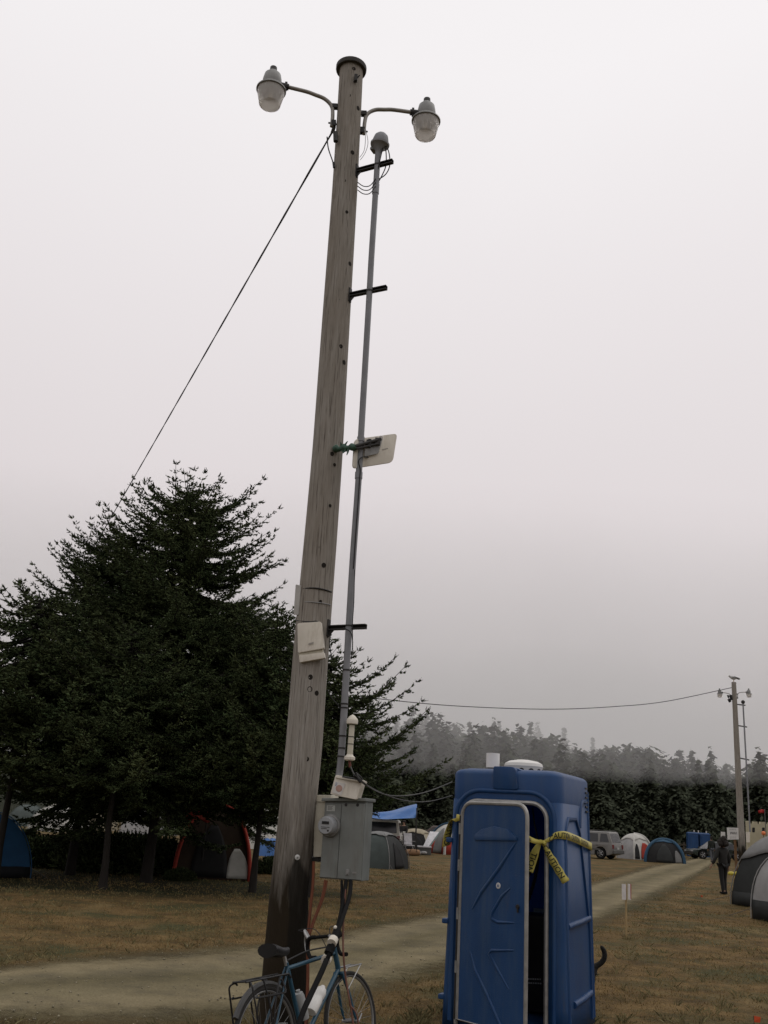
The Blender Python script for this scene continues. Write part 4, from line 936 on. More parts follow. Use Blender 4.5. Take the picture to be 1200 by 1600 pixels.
# stem, drop bar, levers
mb = MB(); mb.tube([p3(HT), p3((HT[0] - .02, HT[1] + .08)), p3((HT[0] + .03, HT[1] + .09), .06)], .0125, 8); bpart('stem', mb, chrome)
HWB = .125; bx, bz = HT[0] + .09, HT[1] + .09; SM = Matrix.Translation(V(HT[0], 0, 0)) @ Matrix.Rotation(R_(60), 4, 'Z') @ Matrix.Translation(V(-HT[0], 0, 0)); mb = MB(SM); mb.tube([(bx, -HWB, bz), (bx, HWB, bz)], .0125, 8)
for y in (-1, 1): mb.tube(smooth_path([(bx, HWB * .9 * y, bz), (bx + .05, HWB * y, bz), (bx + .10, HWB * 1.02 * y, bz - .02), (bx + .12, HWB * 1.03 * y, bz - .075), (bx + .075, HWB * 1.04 * y, bz - .135), (bx - .03, HWB * 1.05 * y, bz - .14)], 5), .0155, 8)
bpart('handlebar', mb, black_rubber)
for y in (-1, 1):
    mb = MB(SM); mb.tube([(bx + .09, HWB * 1.02 * y, bz - .005), (bx + .14, HWB * 1.02 * y, bz + .03), (bx + .16, HWB * 1.02 * y, bz + .055)], [.016, .018, .012], 8); mb.tube(smooth_path([(bx + .15, HWB * 1.02 * y, bz + .03), (bx + .17, HWB * 1.02 * y, bz - .03), (bx + .15, HWB * 1.02 * y, bz - .10)], 4), .006, 6); bpart('brake_lever', mb, chrome)
    mb = MB(SM); mb.tube(smooth_path([(bx + .15, HWB * 1.02 * y, bz + .04), (bx + .20, .16 * y, bz + .06), (bx + .10, .06 * y, bz + .05), (HT[0] + .06, .02 * y, HT[1] - .02)], 6), .0035, 5); bpart('brake_cable', mb, wire_m)
mb = MB(); mb.tube(smooth_path([(HT[0] - .01, .015, HT[1] + .02), (0.05, .02, .855), (-.12, .016, .83), (ST[0] + .03, .012, ST[1] + .01)], 6), .006, 6); bpart('brake_cable', mb, wire_m)
# rear rack with tall loops either side
mb = MB(); t_ = .0065; zr = .72
for y in (-.055, .055): mb.tube([(-.30, y, zr + .01), (-hx - .26, y, zr)], t_, 6)
for x in (-.32, -hx + .02, -hx - .16, -hx - .26): mb.tube([(x, -.055, zr + .003), (x, .055, zr + .003)], t_, 6)
for y in (-1, 1):
    mb.tube(smooth_path([(-hx + .10, .06 * y, zr), (-hx + .02, .075 * y, .55), (-hx, .07 * y, .36)], 4), t_, 6)
    mb.tube(smooth_path([(-hx - .08, .06 * y, zr), (-hx - .04, .08 * y, .55), (-hx, .07 * y, .36)], 4), t_, 6)
    mb.tube(rounded([Vector((-hx - .22, .06 * y, zr)), Vector((-hx - .25, .10 * y, zr - .02)), Vector((-hx - .19, .11 * y, .42)), Vector((-hx, .08 * y, .35))], .04), t_, 6)
    mb.tube(rounded([Vector((-hx + .12, .06 * y, zr - .01)), Vector((-hx + .12, .10 * y, zr - .10)), Vector((-hx - .23, .105 * y, zr - .10))], .03), t_, 6)
    mb.tube([(-.30, .05 * y, zr + .01), (ST[0] + .03, .015 * y, ST[1] - .10)], t_, 6)
bpart('rear_rack', mb, black_plastic)
mb = MB(); mb.tube([Vector((-hx + .345 * math.cos(a) * 1.02, 0, .335 + .352 * math.sin(a))) for a in [R_(60 + 9 * k) for k in range(11)]], .022, 6); bpart('mudguard', mb, MM('grey_mudguard', (.06, .06, .058), (.04, .04, .04), rough=.5))
mb = MB()
for y in (-.05, .05): mb.tube([(hx - .10, y, .705), (hx + .12, y, .715)], .005, 6)
for x in (hx - .08, hx + .02, hx + .12): mb.tube([(x, -.05, .71), (x, .05, .71)], .005, 6)
for y in (-.06, .06): mb.tube([(hx + .10, y * .9, .71), (hx - .115, y, .545)], .004, 6)
bpart('front_rack', mb, chrome)
def bottle(f, off, r, h, nm, m):
    a = Vector((BB[0], 0, BB[1])); e = Vector((HB[0], 0, HB[1])); d = (e - a).normalized(); nrm = Vector((-d.z, 0, d.x)); c = a.lerp(e, f) + nrm * off
    Mq = Matrix.Translation(c) @ d.to_track_quat('Z', 'Y').to_matrix().to_4x4(); mb = MB(Mq); mb.lathe([(r * .9, 0), (r, .01), (r, h * .5), (r * .86, h * .56), (r, h * .62), (r, h * .8), (r * .8, h * .9), (r * .45, h * .92), (r * .42, h)], 16); o = bpart(nm, mb, m); return o, Mq
bottle(.30, .062, .042, .225, 'water_bottle', MM('bottle_white', (.70, .69, .66), (.58, .57, .54), rough=.4))
a = Vector((BB[0], 0, BB[1])); e = Vector((ST[0], 0, ST[1])); d = (e - a).normalized(); Mq = Matrix.Translation(a.lerp(e, .25) + V(.06, 0, .01)) @ d.to_track_quat('Z', 'Y').to_matrix().to_4x4()
mb = MB(Mq); mb.lathe([(.037, 0), (.039, .01), (.039, .15), (.03, .18), (.016, .185), (.016, .2)], 14); bpart('water_bottle', mb, MM('bottle_clear_grey', (.33, .34, .33), (.24, .25, .25), rough=.35))
mb = MB(); mb.tube(circ((BB[0], BB[1]), .09, 24, -.05), .006, 5, closed=True); mb.tube([(BB[0], -.065, BB[1]), (BB[0] + .12, -.07, BB[1] - .12)], .011, 6); mb.tube([(BB[0], .065, BB[1]), (BB[0] - .12, .07, BB[1] + .12)], .011, 6); mb.box((BB[0] + .12, -.11, BB[1] - .12), (.09, .07, .02)); mb.box((BB[0] - .12, .11, BB[1] + .12), (.09, .07, .02)); bpart('crankset', mb, chrome)

# ================================================================== PORTABLE TOILET
plast = MM('blue_toilet_plastic', (.012, .062, .182), (.009, .048, .145), scale=3, rough=.42, bump=.12, bscale=120, spec=.4)
plast_door = MM('blue_door_plastic', (.009, .051, .154), (.007, .041, .123), scale=3, rough=.45, bump=.15, bscale=120, spec=.35)
for pm_ in (plast, plast_door):                                  # dusty streaks, scuffs and splashed mud on the faded plastic
    grime(pm_, (.045, .082, .142), (7, 7, .8), .46, .74, .6); grime(pm_, (.075, .065, .05), (3, 3, 1.1), .58, .74, .45, 2.6)
tn = plast.node_tree; tb_ = tn.nodes.new('ShaderNodeBsdfTranslucent'); tb_.inputs['Color'].default_value = (.03, .15, .45, 1); tm_ = tn.nodes.new('ShaderNodeMixShader'); tm_.inputs[0].default_value = .20
tn.links.new(tn.nodes['Principled BSDF'].outputs[0], tm_.inputs[1]); tn.links.new(tb_.outputs[0], tm_.inputs[2]); tn.links.new(tm_.outputs[0], tn.nodes['Material Output'].inputs['Surface'])   # thin plastic lets some light in
TYAW = R_(-25); TFX = at(788, 1206, 9.97)
HT_ = 2.32
tw = .545
c0 = at(788, 1400, 9.45); c0 = Vector((c0.x, c0.y, 0))
TR = Matrix.Rotation(TYAW, 4, 'Z')
TM = Matrix.Translation(c0 + TR.to_3x3() @ V(0, .57, 0)) @ TR
TI = TM.inverted()
toilet = thing('portable_toilet', 'blue portable toilet with its door ajar tied by yellow tape', 'portable toilet', M=TM)
FN = TR.to_3x3() @ V(0, -1, 0)
def tf(px, py, off=0.0):
    p = TI @ onplane(px, py, c0 + FN * off, FN); return p
def tside(px, py):  # on the right-hand wall
    nS = TR.to_3x3() @ V(1, 0, 0); p = TI @ onplane(px, py, TM @ V(.55, 0, 1), nS); return p
zt = tf(788, 1206).z                                   # top edge of the front wall
xl, xr = tf(716, 1450).x, tf(856, 1450).x               # door opening
def ring(z, hw, hd, r, n=6):
    c = [V(hw, -hd, z), V(hw, hd, z), V(-hw, hd, z), V(-hw, -hd, z)]; return rounded(c, [r * 1.6, r, r, r], n)
def half(z): t = z / zt; return .580 - .050 * t, .585 - .030 * t
ZD = tf(790, 1251).z
# shell below the door head: open across the door
mb = MB(); rings = []
for z in (0.05, .3, ZD * .5, ZD):
    hw, hd = half(z); c = [V(xr, -hd, z), V(hw, -hd, z), V(hw, hd, z), V(-hw, hd, z), V(-hw, -hd, z), V(xl, -hd, z)]
    p = [c[0]] + rounded([c[0], c[1], c[2], c[3], c[4], c[5]], [0, .10, .06, .06, .05, 0], 5)[1:-1] + [c[5]]; rings.append(p)
mb.loft(rings, closed=False); shell = mb.build('shell', plast, toilet, world=False, smooth=40, solid=.035)
# head of the shell and the roof
mb = MB(); rings = []
for z, g in ((ZD + .001, 0), (zt - .03, .004), (zt - .008, -.006), (zt + .012, -.03), (zt + .03, -.10), (zt + .045, -.35)):
    hw, hd = half(min(z, zt)); rings.append(ring(z, hw + g, hd + g, .07 if g > -.2 else .03))
mb.loft(rings); mb.build('roof', plast, toilet, world=False, smooth=50)
# rounded fillets in the door opening's top corners
hw, hd = half(ZD)
for sg, x in ((1, xl), (-1, xr)):
    mb = MB(); R0 = .17; pts = [V(x, 0, ZD + .002)] + [V(x + sg * (R0 - R0 * math.sin(a)), 0, ZD + .002 - (R0 - R0 * math.cos(a))) for a in [R_(90 * k / 6) for k in range(7)]][::1]
    mb.prism([p + V(0, -hd + .002, 0) for p in pts], V(0, .03, 0)); mb.build('opening_corner', plast, toilet, world=False, smooth=30)
def yf(z, off): return -half(z)[1] - off
# raised arch moulding round the opening
def archpath(x0, x1, ztop, r, zb, off, n=7):
    return [V(x0, yf(zb, off), zb), V(x0, yf(ztop - r, off), ztop - r)] + [V(x0 + r - r * math.cos(a), yf(ztop, off), ztop - r + r * math.sin(a)) for a in [R_(90 * k / n) for k in range(1, n + 1)]] + \
           [V(x1 - r + r * math.sin(a), yf(ztop, off), ztop - r + r * math.cos(a)) for a in [R_(90 * k / n) for k in range(0, n)]] + [V(x1, yf(ztop - r, off), ztop - r), V(x1, yf(zb, off), zb)]
mb = MB(); mb.tube(archpath(xl - .055, xr + .055, ZD + .085, .24, .1, -.004), .024, 8); mb.build('arch_moulding', plast, toilet, world=False, smooth=60)
# aluminium frame of the opening
mb = MB(); mb.tube(archpath(xl + .01, xr - .012, ZD - .012, .15, .08, .010), .021, 8); mb.build('door_frame', alu, toilet, world=False, smooth=40)
# roof lug above the door
p0, p1 = tf(771, 1199).x, tf(806, 1199).x
mb = MB(); mb.prism(rounded([V(p0, -hd - .022, zt - .16), V(p1 + .03, -hd - .022, zt - .16), V(p1, -hd - .022, zt + .050), V(p0, -hd - .022, zt + .050)], [.03, .03, .05, .02], 4), V(0, .26, 0)); mb.build('roof_lug', plast, toilet, world=False, smooth=40, bevel=.012)
mb = MB(); mb.prism([V(p1 - .02, -hd + .05, zt + .0), V(p1 + .09, -hd + .05, zt + .0), V(p1 - .02, -hd + .05, zt + .045)], V(0, .2, 0)); mb.build('roof_rib', plast, toilet, world=False, bevel=.008)
# vent pipe and vent dome on the roof
roofp = lambda px, py, y: TI @ onplane(px, py, TM @ V(0, y, 0), FN)
q = roofp(770, 1200, .15); ra = 10.4 / FPX * axd(TM @ q)
mb = MB(Matrix.Translation(V(q.x, q.y, 0))); mb.lathe([(ra, zt - .02), (ra, zt + .22), (ra * .86, zt + .22), (ra * .86, zt + .12)], 22); mb.build('vent_pipe', MM('vent_pipe_white', (.78, .77, .76), (.7, .69, .68), scale=4, rough=.5), toilet, world=False, smooth=40)
mb = MB(Matrix.Translation(V(q.x, q.y, 0))); mb.lathe([(ra * 1.8, zt - .02), (ra * 1.7, zt + .045), (ra * 1.1, zt + .075), (ra * 1.1, zt + .02)], 22); mb.build('vent_boot', dark_iron, toilet, world=False, smooth=40)
q = roofp(818, 1200, .30); ra = 31 / FPX * axd(TM @ q)
mb = MB(Matrix.Translation(V(q.x, q.y, 0))); mb.lathe([(ra * .90, zt - .03), (ra * .94, zt + .085), (ra * .98, zt + .105), (ra * .93, zt + .135), (ra * .7, zt + .158), (ra * .3, zt + .172), (.005, zt + .176)], 28); vd = mb.build('vent_dome', MM('dome_white', (.66, .65, .62), (.58, .57, .54), rough=.5), toilet, world=False, smooth=40)
for k in range(12):
    a = R_(-110 + 30 * k); mb = MB(Matrix.Translation(V(q.x, q.y, zt + .055)) @ Matrix.Rotation(a, 4, 'Z') @ Matrix.Rotation(R_(90), 4, 'Y')); mb.lathe([(.001, ra * .93 + .006), (.028, ra * .93 + .006), (.03, ra * .9)], 12); mb.build('vent_hole', black_plastic, vd, world=False)
# lugs and ribs on the side walls
for px, py in ((688, 1438), (682, 1556), (699, 1312)):
    p = tf(px, py); hw = half(max(p.z, .1))[0]; mb = MB(); mb.box((-hw - .012, -.53, p.z), (.06, .10, .045)); mb.build('hinge_lug', plast, toilet, world=False, bevel=.012)
hwm = lambda z: half(max(z, 0))[0]
def sidept(y, z, off): return V(hwm(z) + off, y, z)
zA, zB = tside(890, 1445).z, tside(890, 1570).z
for z, y0, y1 in ((zA, -.47, .40), (zB, -.30, .38)):
    mb = MB(); mb.tube([sidept(y0, z - .01, .0), sidept((y0 + y1) / 2, z, .010), sidept(y1, z + .01, .0)], .030, 8); mb.build('side_ledge', plast, toilet, world=False, smooth=60)
zT = zt - .42
for pts, nm in (([(-.47, .1), (-.47, zT - .1), (-.36, zT + .02), (-.05, zT + .03), (.10, zT - .1), (.36, zA + .03), (.40, zA - .1), (.40, .1)], 'side_panel_rib'), ([(.12, zT - .05), (.16, zT + .12), (.26, zT + .2), (.40, zT + .2)], 'side_panel_rib')):
    mb = MB(); mb.tube([sidept(y, z, -.002) for y, z in pts], .022, 6); mb.build(nm, plast, toilet, world=False, smooth=60)
for yy in (.50,):
    mb = MB(); mb.tube([sidept(yy, .1, -.02), sidept(yy, zt - .12, -.02)], .035, 8); mb.build('corner_rib', plast, toilet, world=False, smooth=60)
for k in range(6):
    z = zt - .085 - .045 * k; mb = MB(); mb.box((hwm(z) + .002, .44, z), (.014, .10, .016)); mb.build('vent_slot', black_plastic, toilet, world=False)
# inside: back wall and floor are the shell; a black equipment case with pale print, a grey notice, cables
mb = MB(); mb.box((0, 0, .10), (1.08, 1.06, .10)); mb.build('floor_pan', plast, toilet, world=False)
pE = tf(838, 1438, -.25)
mb = MB(); mb.box((.22, .12, (.15 + pE.z) / 2 + .02), (.62, .42, pE.z - .15)); ec = mb.build('equipment_case', black_plastic, toilet, world=False, bevel=.02)
mb = MB()
for r_, (py) in enumerate((1529.5, 1536)):
    for k in range(6):
        p = TI @ onplane(826 + 3.6 * k + r_ * .5, py + .15 * k, TM @ V(0, -.094, 0), FN); mb.box((p.x, -.0935, p.z), (.016 - .004 * ((k + r_) % 2), .003, .012))
mb.build('pale_print', MM('pale_print', (.36, .38, .38)), ec, world=False)
p = TI @ onplane(842, 1429, TM @ V(0, .50, 0), FN); mb = MB(); mb.box((p.x, .535, p.z), (.13, .006, .11)); mb.build('notice', MM('grey_notice', (.20, .27, .33), (.15, .2, .26)), toilet, world=False)
def ti(px, py, y): return TI @ onplane(px, py, TM @ V(0, y, 0), FN)
mb = MB(); mb.tube(smooth_path([ti(832, 1262, -.2), ti(835, 1285, -.22), ti(841, 1316, -.3)], 5), .008, 6); mb.tube(smooth_path([ti(841, 1330, -.3), ti(838, 1362, -.25), ti(831, 1390, -.2), ti(823, 1412, -.15)], 5), .016, 6); mb.tube(smooth_path([ti(836, 1350, -.35), ti(824, 1372, -.25), ti(815, 1390, -.2)], 5), .012, 6); mb.build('inside_cable', wire_m, toilet, world=False, smooth=60)

# ---- the door, hinged on the left and standing ajar
DW = xr - xl - .055; DH = ZD - .10; DA = R_(-24)
DO = V(xl + .03, yf(ZD * .5, .030), 0)
def door_pt(u, z, off):                                        # u along the door, off out of its face
    v = Matrix.Rotation(DA, 3, 'Z') @ V(u, -off, 0); return V(DO.x + v.x, DO.y + v.y + (-(half(z)[1] - half(ZD * .5)[1])) * .6, z)
def dpoly(poly, off, th):
    f = [door_pt(u, z, off) for u, z in poly]; d = Matrix.Rotation(DA, 3, 'Z') @ V(0, th, 0); m = MB(); m.prism(f, d); return m
zd0, zd1 = .12, ZD - .035
def rr2(u0, u1, z0, z1, r, n=6): return [(p.x, p.z) for p in rounded([V(u0, 0, z0), V(u1, 0, z0), V(u1, 0, z1), V(u0, 0, z1)], r, n)]
def chop(poly): return poly
sk = rounded([V(0, 0, zd0), V(DW, 0, zd0), V(DW, 0, zd1), V(0, 0, zd1)], [0, 0, .13, .13], 6)
door = dpoly([(p.x, p.z) for p in sk], .012, .035).build('door', plast_door, toilet, world=False, smooth=30)
mb = MB(); mb.tube([door_pt(p.x, p.z, .005) for p in sk], .0195, 8, closed=True); mb.build('door_edge', alu, door, world=False, smooth=40)
mb = MB(); mb.tube([door_pt(-.026, zd0, .012), door_pt(-.026, zd1 - .12, .012)], .011, 6); mb.build('hinge_rod', dark_iron, door, world=False)
for z in (zd1 - .24, 1.42, 1.0, .55): mb = MB(); mb.tube([door_pt(-.02, z - .05, .016), door_pt(-.02, z + .05, .016)], .016, 8); mb.build('hinge_knuckle', galv, door, world=False, smooth=60)
def dp(px, py):                                                # pixel -> door face coordinates
    nW = (TM.to_3x3() @ (Matrix.Rotation(DA, 3, 'Z') @ V(0, -1, 0))); p = TI @ onplane(px, py, TM @ door_pt(.2, 1, .012), nW)
    d = Matrix.Rotation(-DA, 3, 'Z') @ V(p.x - DO.x, p.y - DO.y, 0); return (max(.03, min(DW - .03, d.x)), p.z)
def dridge(pix, r, nm='door_ridge', off=.006):
    pts = [dp(*q) for q in pix]; mb = MB(); mb.tube([door_pt(u, z, off) for u, z in pts], [r * .6] + [r] * (len(pts) - 2) + [r * .6] if len(pts) > 2 else r, 8); mb.build(nm, plast_door, door, world=False, smooth=60)
# lunette, slanting rails and folded corners moulded in the door skin
lun = [dp(742, 1313), dp(742, 1304), dp(752, 1296), dp(772, 1291), dp(793, 1296), dp(808, 1308), dp(808, 1314)]
dpoly(lun, .026, .03).build('door_lunette', plast_door, door, world=False, smooth=40, bevel=.008)
dridge([(806, 1316), (780, 1356), (752, 1394), (738, 1420)], .020); dridge([(797, 1388), (784, 1400), (769, 1426), (768, 1436), (778, 1441), (803, 1442)], .017)
dridge([(735, 1487), (742, 1515), (760, 1552), (781, 1600), (790, 1620)], .018); dridge([(803, 1485), (768, 1485), (764, 1490), (776, 1512), (795, 1546)], .017)
u, z = dp(778.5, 1384)
Mq = Matrix.Translation(door_pt(u, z, .012)) @ Matrix.Rotation(DA, 4, 'Z') @ Matrix.Rotation(R_(90), 4, 'X')
mb = MB(Mq); mb.lathe([(.001, .004), (.024, .004), (.027, .0)], 18); st = mb.build('round_sticker', MM('sticker_white', (.66, .66, .66)), door, world=False)
mb = MB(Mq); mb.box((0, .006, .0055), (.016, .005, .002)); mb.box((0, -.006, .0055), (.020, .005, .002)); mb.box((0, .0, .0055), (.006, .018, .002)); mb.build('sticker_mark', MM('sticker_blue', (.03, .08, .25)), st, world=False)
u, z = dp(809, 1417); mb = MB(Matrix.Translation(door_pt(u, z, .014)) @ Matrix.Rotation(DA, 4, 'Z') @ Matrix.Rotation(R_(90), 4, 'X')); mb.lathe([(.001, .012), (.016, .012), (.022, .0)], 14); mb.box((.01, -.02, .012), (.012, .05, .012)); mb.build('latch', dark_iron, door, world=False)

# ---- caution tape
tape_y = MM('yellow_tape', (.48, .42, .10), (.37, .32, .07), scale=9, rough=.4)
tape_k = MM('tape_black_print', (.02, .02, .018), rough=.5)
def letters(txt, size):
    cu = bpy.data.curves.new('tmp', 'FONT'); cu.body = txt; cu.size = size; cu.extrude = 0; cu.offset = .001; cu.resolution_u = 2
    ob = bpy.data.objects.new('tmp', cu); COL.objects.link(ob); dg = bpy.context.evaluated_depsgraph_get()
    me = bpy.data.meshes.new_from_object(ob.evaluated_get(dg)); v = [tuple(q.co) for q in me.vertices]; f = [tuple(p.vertices) for p in me.polygons]
    bpy.data.objects.remove(ob); bpy.data.curves.remove(cu); bpy.data.meshes.remove(me); return v, f
tape = thing('caution_tape', 'yellow CAUTION tape knotted round the blue toilet and its door', 'tape', TM @ V(.25, -.62, 1.5))
def strip(path, across, wd, txt=None, x0=.02, nm='tape_strip', size=.66):
    """path: world points along the centre; across: width directions; lettering printed on it."""
    path = [Vector(p) for p in path]; m = len(path)
    if isinstance(across, Vector): across = [across] * m
    ac_ = [a.normalized() for a in across]
    if not isinstance(wd, (list, tuple)): wd = [wd] * m
    mb = MB(); mb.grid([[path[i] - ac_[i] * wd[i] / 2, path[i], path[i] + ac_[i] * wd[i] / 2] for i in range(m)])
    o = mb.build(nm, tape_y, tape, smooth=60, solid=.0012)
    if txt:
        v, f = letters(txt, wd[m // 2] * size / .7); cum = [0]
        for i in range(1, m): cum.append(cum[-1] + (path[i] - path[i - 1]).length)
        def mp(s_, y):
            s_ = max(0, min(cum[-1] - 1e-4, s_)); i = max(k for k in range(m) if cum[k] <= s_); i = min(i, m - 2); t = (s_ - cum[i]) / (cum[i + 1] - cum[i])
            p = path[i].lerp(path[i + 1], t); a = ac_[i].lerp(ac_[i + 1], t); nrm = (path[i + 1] - path[i]).cross(a).normalized()
            if nrm.dot(EYE - p) < 0: nrm = -nrm
            return p + a * y + nrm * .003
        vv_ = [mp(x0 + x, y - wd[m // 2] * .33) for x, y, _ in v]; mb = MB(); mb.add(vv_, f)
        mb.build('lettering', tape_k, o)
    return o
W = lambda x, y, z: TM @ V(x, y, z)
kn = tf(848, 1316, .05); zk = kn.z; upv = V(0, 0, 1)
hwz, hdz = half(zk)
sp_ = smooth_path([W(kn.x, -hdz - .05, zk), W(kn.x + .07, -hdz - .035, zk + .035), W(hwz - .06, -hdz - .018, zk + .065), W(hwz + .012, -hdz + .06, zk + .07), W(hwz + .026, -.15, zk + .04), W(hwz + .028, .18, zk + .005), W(hwz + .030, .42, zk - .02), W(hwz + .026, hdz - .06, zk - .03), W(hwz - .04, hdz + .012, zk - .03), W(0, hdz + .02, zk - .02), W(-hwz - .02, hdz - .02, zk + .02)], 5)
strip(sp_, upv, [.026 + .046 * min(1, k / 14) for k in range(len(sp_))], 'CAUTION   CAUTION   CAUTION', .06)
d1 = smooth_path([W(kn.x, -hdz - .055, zk), W(kn.x + .06, -hdz - .06, zk - .10), W(kn.x + .14, -hdz - .06, zk - .22), W(kn.x + .22, -hdz - .075, zk - .325)], 5)
strip(d1, W(1, 0, .62) - W(0, 0, 0), [.022 + .05 * min(1, k / 7) + .006 * math.sin(k * 1.9) for k in range(len(d1))], 'CAUTION', .03)
d2 = smooth_path([W(kn.x - .03, -hdz - .05, zk - .005), W(kn.x - .07, -hdz - .06, zk - .09), W(kn.x - .10, -hdz - .06, zk - .18), W(kn.x - .125, -hdz - .07, zk - .26)], 5)
strip(d2, W(1, 0, -.3) - W(0, 0, 0), [.035 + .045 * min(1, k / 6) for k in range(len(d2))], 'TION', .10)
mb = MB(); mb.ball(W(kn.x, -hdz - .05, zk), .018, 6, (1.2, .8, 1)); mb.tube([W(kn.x - .03, -hdz - .04, zk + .01), W(kn.x + .03, -hdz - .07, zk - .015)], .016, 6); mb.build('tape_knot', tape_y, tape)
dr = TM @ door_pt(DW, tf(822, 1308).z, .0)
d3 = smooth_path([dr + V(-.01, -.01, .0), dr.lerp(W(kn.x, -hdz - .05, zk), .5) + V(0, 0, -.012), W(kn.x, -hdz - .05, zk)], 5)
strip(d3, upv, [.055 - .025 * k / (len(d3) - 1) for k in range(len(d3))], 'CAU', .0)
hg = tf(723, 1279, .03); d4 = smooth_path([W(hg.x, hg.y, hg.z), W(hg.x - .05, hg.y + .0, hg.z + .005), W(-half(hg.z)[0] + .03, -half(hg.z)[1] - .012, hg.z - .01), W(-half(hg.z)[0] - .03, -half(hg.z)[1] + .06, hg.z - .07), W(-half(hg.z)[0] - .075, -half(hg.z)[1] + .10, hg.z - .17), W(-half(hg.z)[0] - .09, -half(hg.z)[1] + .12, hg.z - .26)], 5)
strip(d4, [V(.1, 0, 1) if k < 8 else V(1, .1, .35) for k in range(len(d4))], [.035 + .05 * min(1, k / 9) for k in range(len(d4))], 'CAUTION', .12)
# ================================================================== THE FAR POLE
FD = 55.0
fb = at(1161, 1364, FD); ft = at(1146.5, 1066, FD); fb = V(fb.x, FD, 0); fpt = lambda py: fb.lerp(ft, (1364 - py) / 298.0)
fpole = thing('utility_pole', 'distant wooden pole with two lamps and a gull on top, beside the road', 'pole', fb)
mb = MB(); mb.tube([fb - V(0, 0, .2)] + [fpt(y) for y in range(1364, 1060, -40)] + [ft], [.21] + [.20 - .075 * (1364 - y) / 298 for y in range(1364, 1060, -40)] + [.125], 16); mb.build('pole_shaft', pole_m, fpole, smooth=60)
fm_ = thing('service_mast', 'distant thin conduit mast held off the far wooden pole', 'conduit', at(1172, 1300, FD))
ma, mz = at(1172, 1300, FD - .2), at(1161, 1100, FD - .2); mb = MB(); mb.tube([ma, mz], .045, 8); mb.build('pipe', pvc, fm_, smooth=60)
mb = MB(); mb.ball(at(1161, 1097, FD - .2), .11, 8); mb.build('weatherhead', dark_iron, fm_, smooth=60)
for y, xe in ((1102, 1164.5), (1136, 1167), (1187.5, 1170.5)):
    a = fpt(y); e = at(xe, y, FD - .22); mb = MB(); d = e - a; mb.prism([a + V(0, s1 * .0, s2 * .03) + V(0, s1 * .03, 0) for s1, s2 in ((-1, -1), (1, -1), (1, 1), (-1, 1))], d); mb.build('standoff_bracket', dark_iron, fpole)
ry = math.atan2(LD.y, LD.x)
for rootpx, ang, lab in ((1084, 0.0, 'distant yard lamp on the right of the far wooden pole'), (1085, math.pi, 'distant yard lamp on the left of the far wooden pole')):
    c = copy_tree(lampR); p = fpt(rootpx + (2 if ang else 0)); c.rotation_euler = (0, 0, ang - ry + .05); c['label'] = lab
    c.location = p + V(math.cos(ang) * .15, 0, -.1)
mb = MB(); di = thing('insulator_pair', 'two dark dangling fittings below the left lamp of the far pole', 'insulator', at(1139, 1090, FD))
for x, y, x2, y2, r in ((1137, 1086, 1138.5, 1090, .05), (1138.5, 1092, 1141, 1097, .08), (1141, 1086, 1143, 1094, .07)): mb.tube([at(x, y, FD), at(x2, y2, FD)], r, 6)
mb.tube([at(1138.5, 1090, FD), at(1138.5, 1092, FD)], .02, 5); mb.build('fitting', black_plastic, di)
# gull
gl = thing('gull', 'small gull standing on top of the far pole', 'bird', ft + V(0, 0, .01)); gw = MM('gull_white', (.5, .5, .49), rough=.7); gg = MM('gull_grey', (.14, .14, .14), rough=.7)
mb = MB(Matrix.Translation(ft + V(0, 0, .24))); mb.loft([[V(x, r * math.cos(a), z + r * 1.05 * math.sin(a)) for a in [2 * math.pi * k / 10 for k in range(10)]] for x, r, z in ((-.24, .015, .035), (-.17, .065, .045), (-.08, .10, .02), (.05, .10, 0), (.14, .05, -.01), (.22, .012, -.02))]); mb.ball((-.22, 0, .10), .055, 8); mb.tube([(-.17, 0, .05), (-.215, 0, .10)], .045, 8); mb.build('gull_body', gw, gl, smooth=60)
mb = MB(Matrix.Translation(ft + V(0, 0, .24))); mb.loft([[V(x, s, z) for s, z in ((-.10, .02 + dz), (-.10, .06 + dz), (.0, .115 + dz), (.10, .06 + dz), (.10, .02 + dz))] for x, dz in ((-.10, -.01), (.05, .0), (.24, -.055), (.34, -.09))]); mb.build('gull_wings', gg, gl, smooth=60)
mb = MB(Matrix.Translation(ft + V(0, 0, .24))); mb.tube([(-.26, 0, .095), (-.32, 0, .08)], [.016, .004], 6); mb.tube([(.0, .03, -.09), (.0, .03, -.235)], .009, 5); mb.tube([(.0, -.03, -.09), (.0, -.03, -.235)], .009, 5); mb.build('gull_beak_and_legs', MM('gull_yellow', (.45, .25, .05)), gl)
# overhead cable from the far pole
oc2 = thing('overhead_cable', 'thin overhead cable sagging from the far pole across the foggy sky', 'cable', at(1143, 1077, FD))
a, e = at(1143, 1075, FD), at(-260, 880, 38); mb = MB(); c_ = [at(1143, 1074.5, FD), at(1040, 1096, 53.5), at(960, 1104, 52.5), at(870, 1108, 51), at(760, 1105.5, 49.5), at(640, 1097, 48), at(470, 1075, 45.5), at(250, 1030, 42.5), at(10, 940, 40), at(-260, 810, 38)]
mb.tube(smooth_path(c_, 8), .021, 5); mb.build('cable_run', MM('grey_cable', (.16, .16, .155)), oc2)
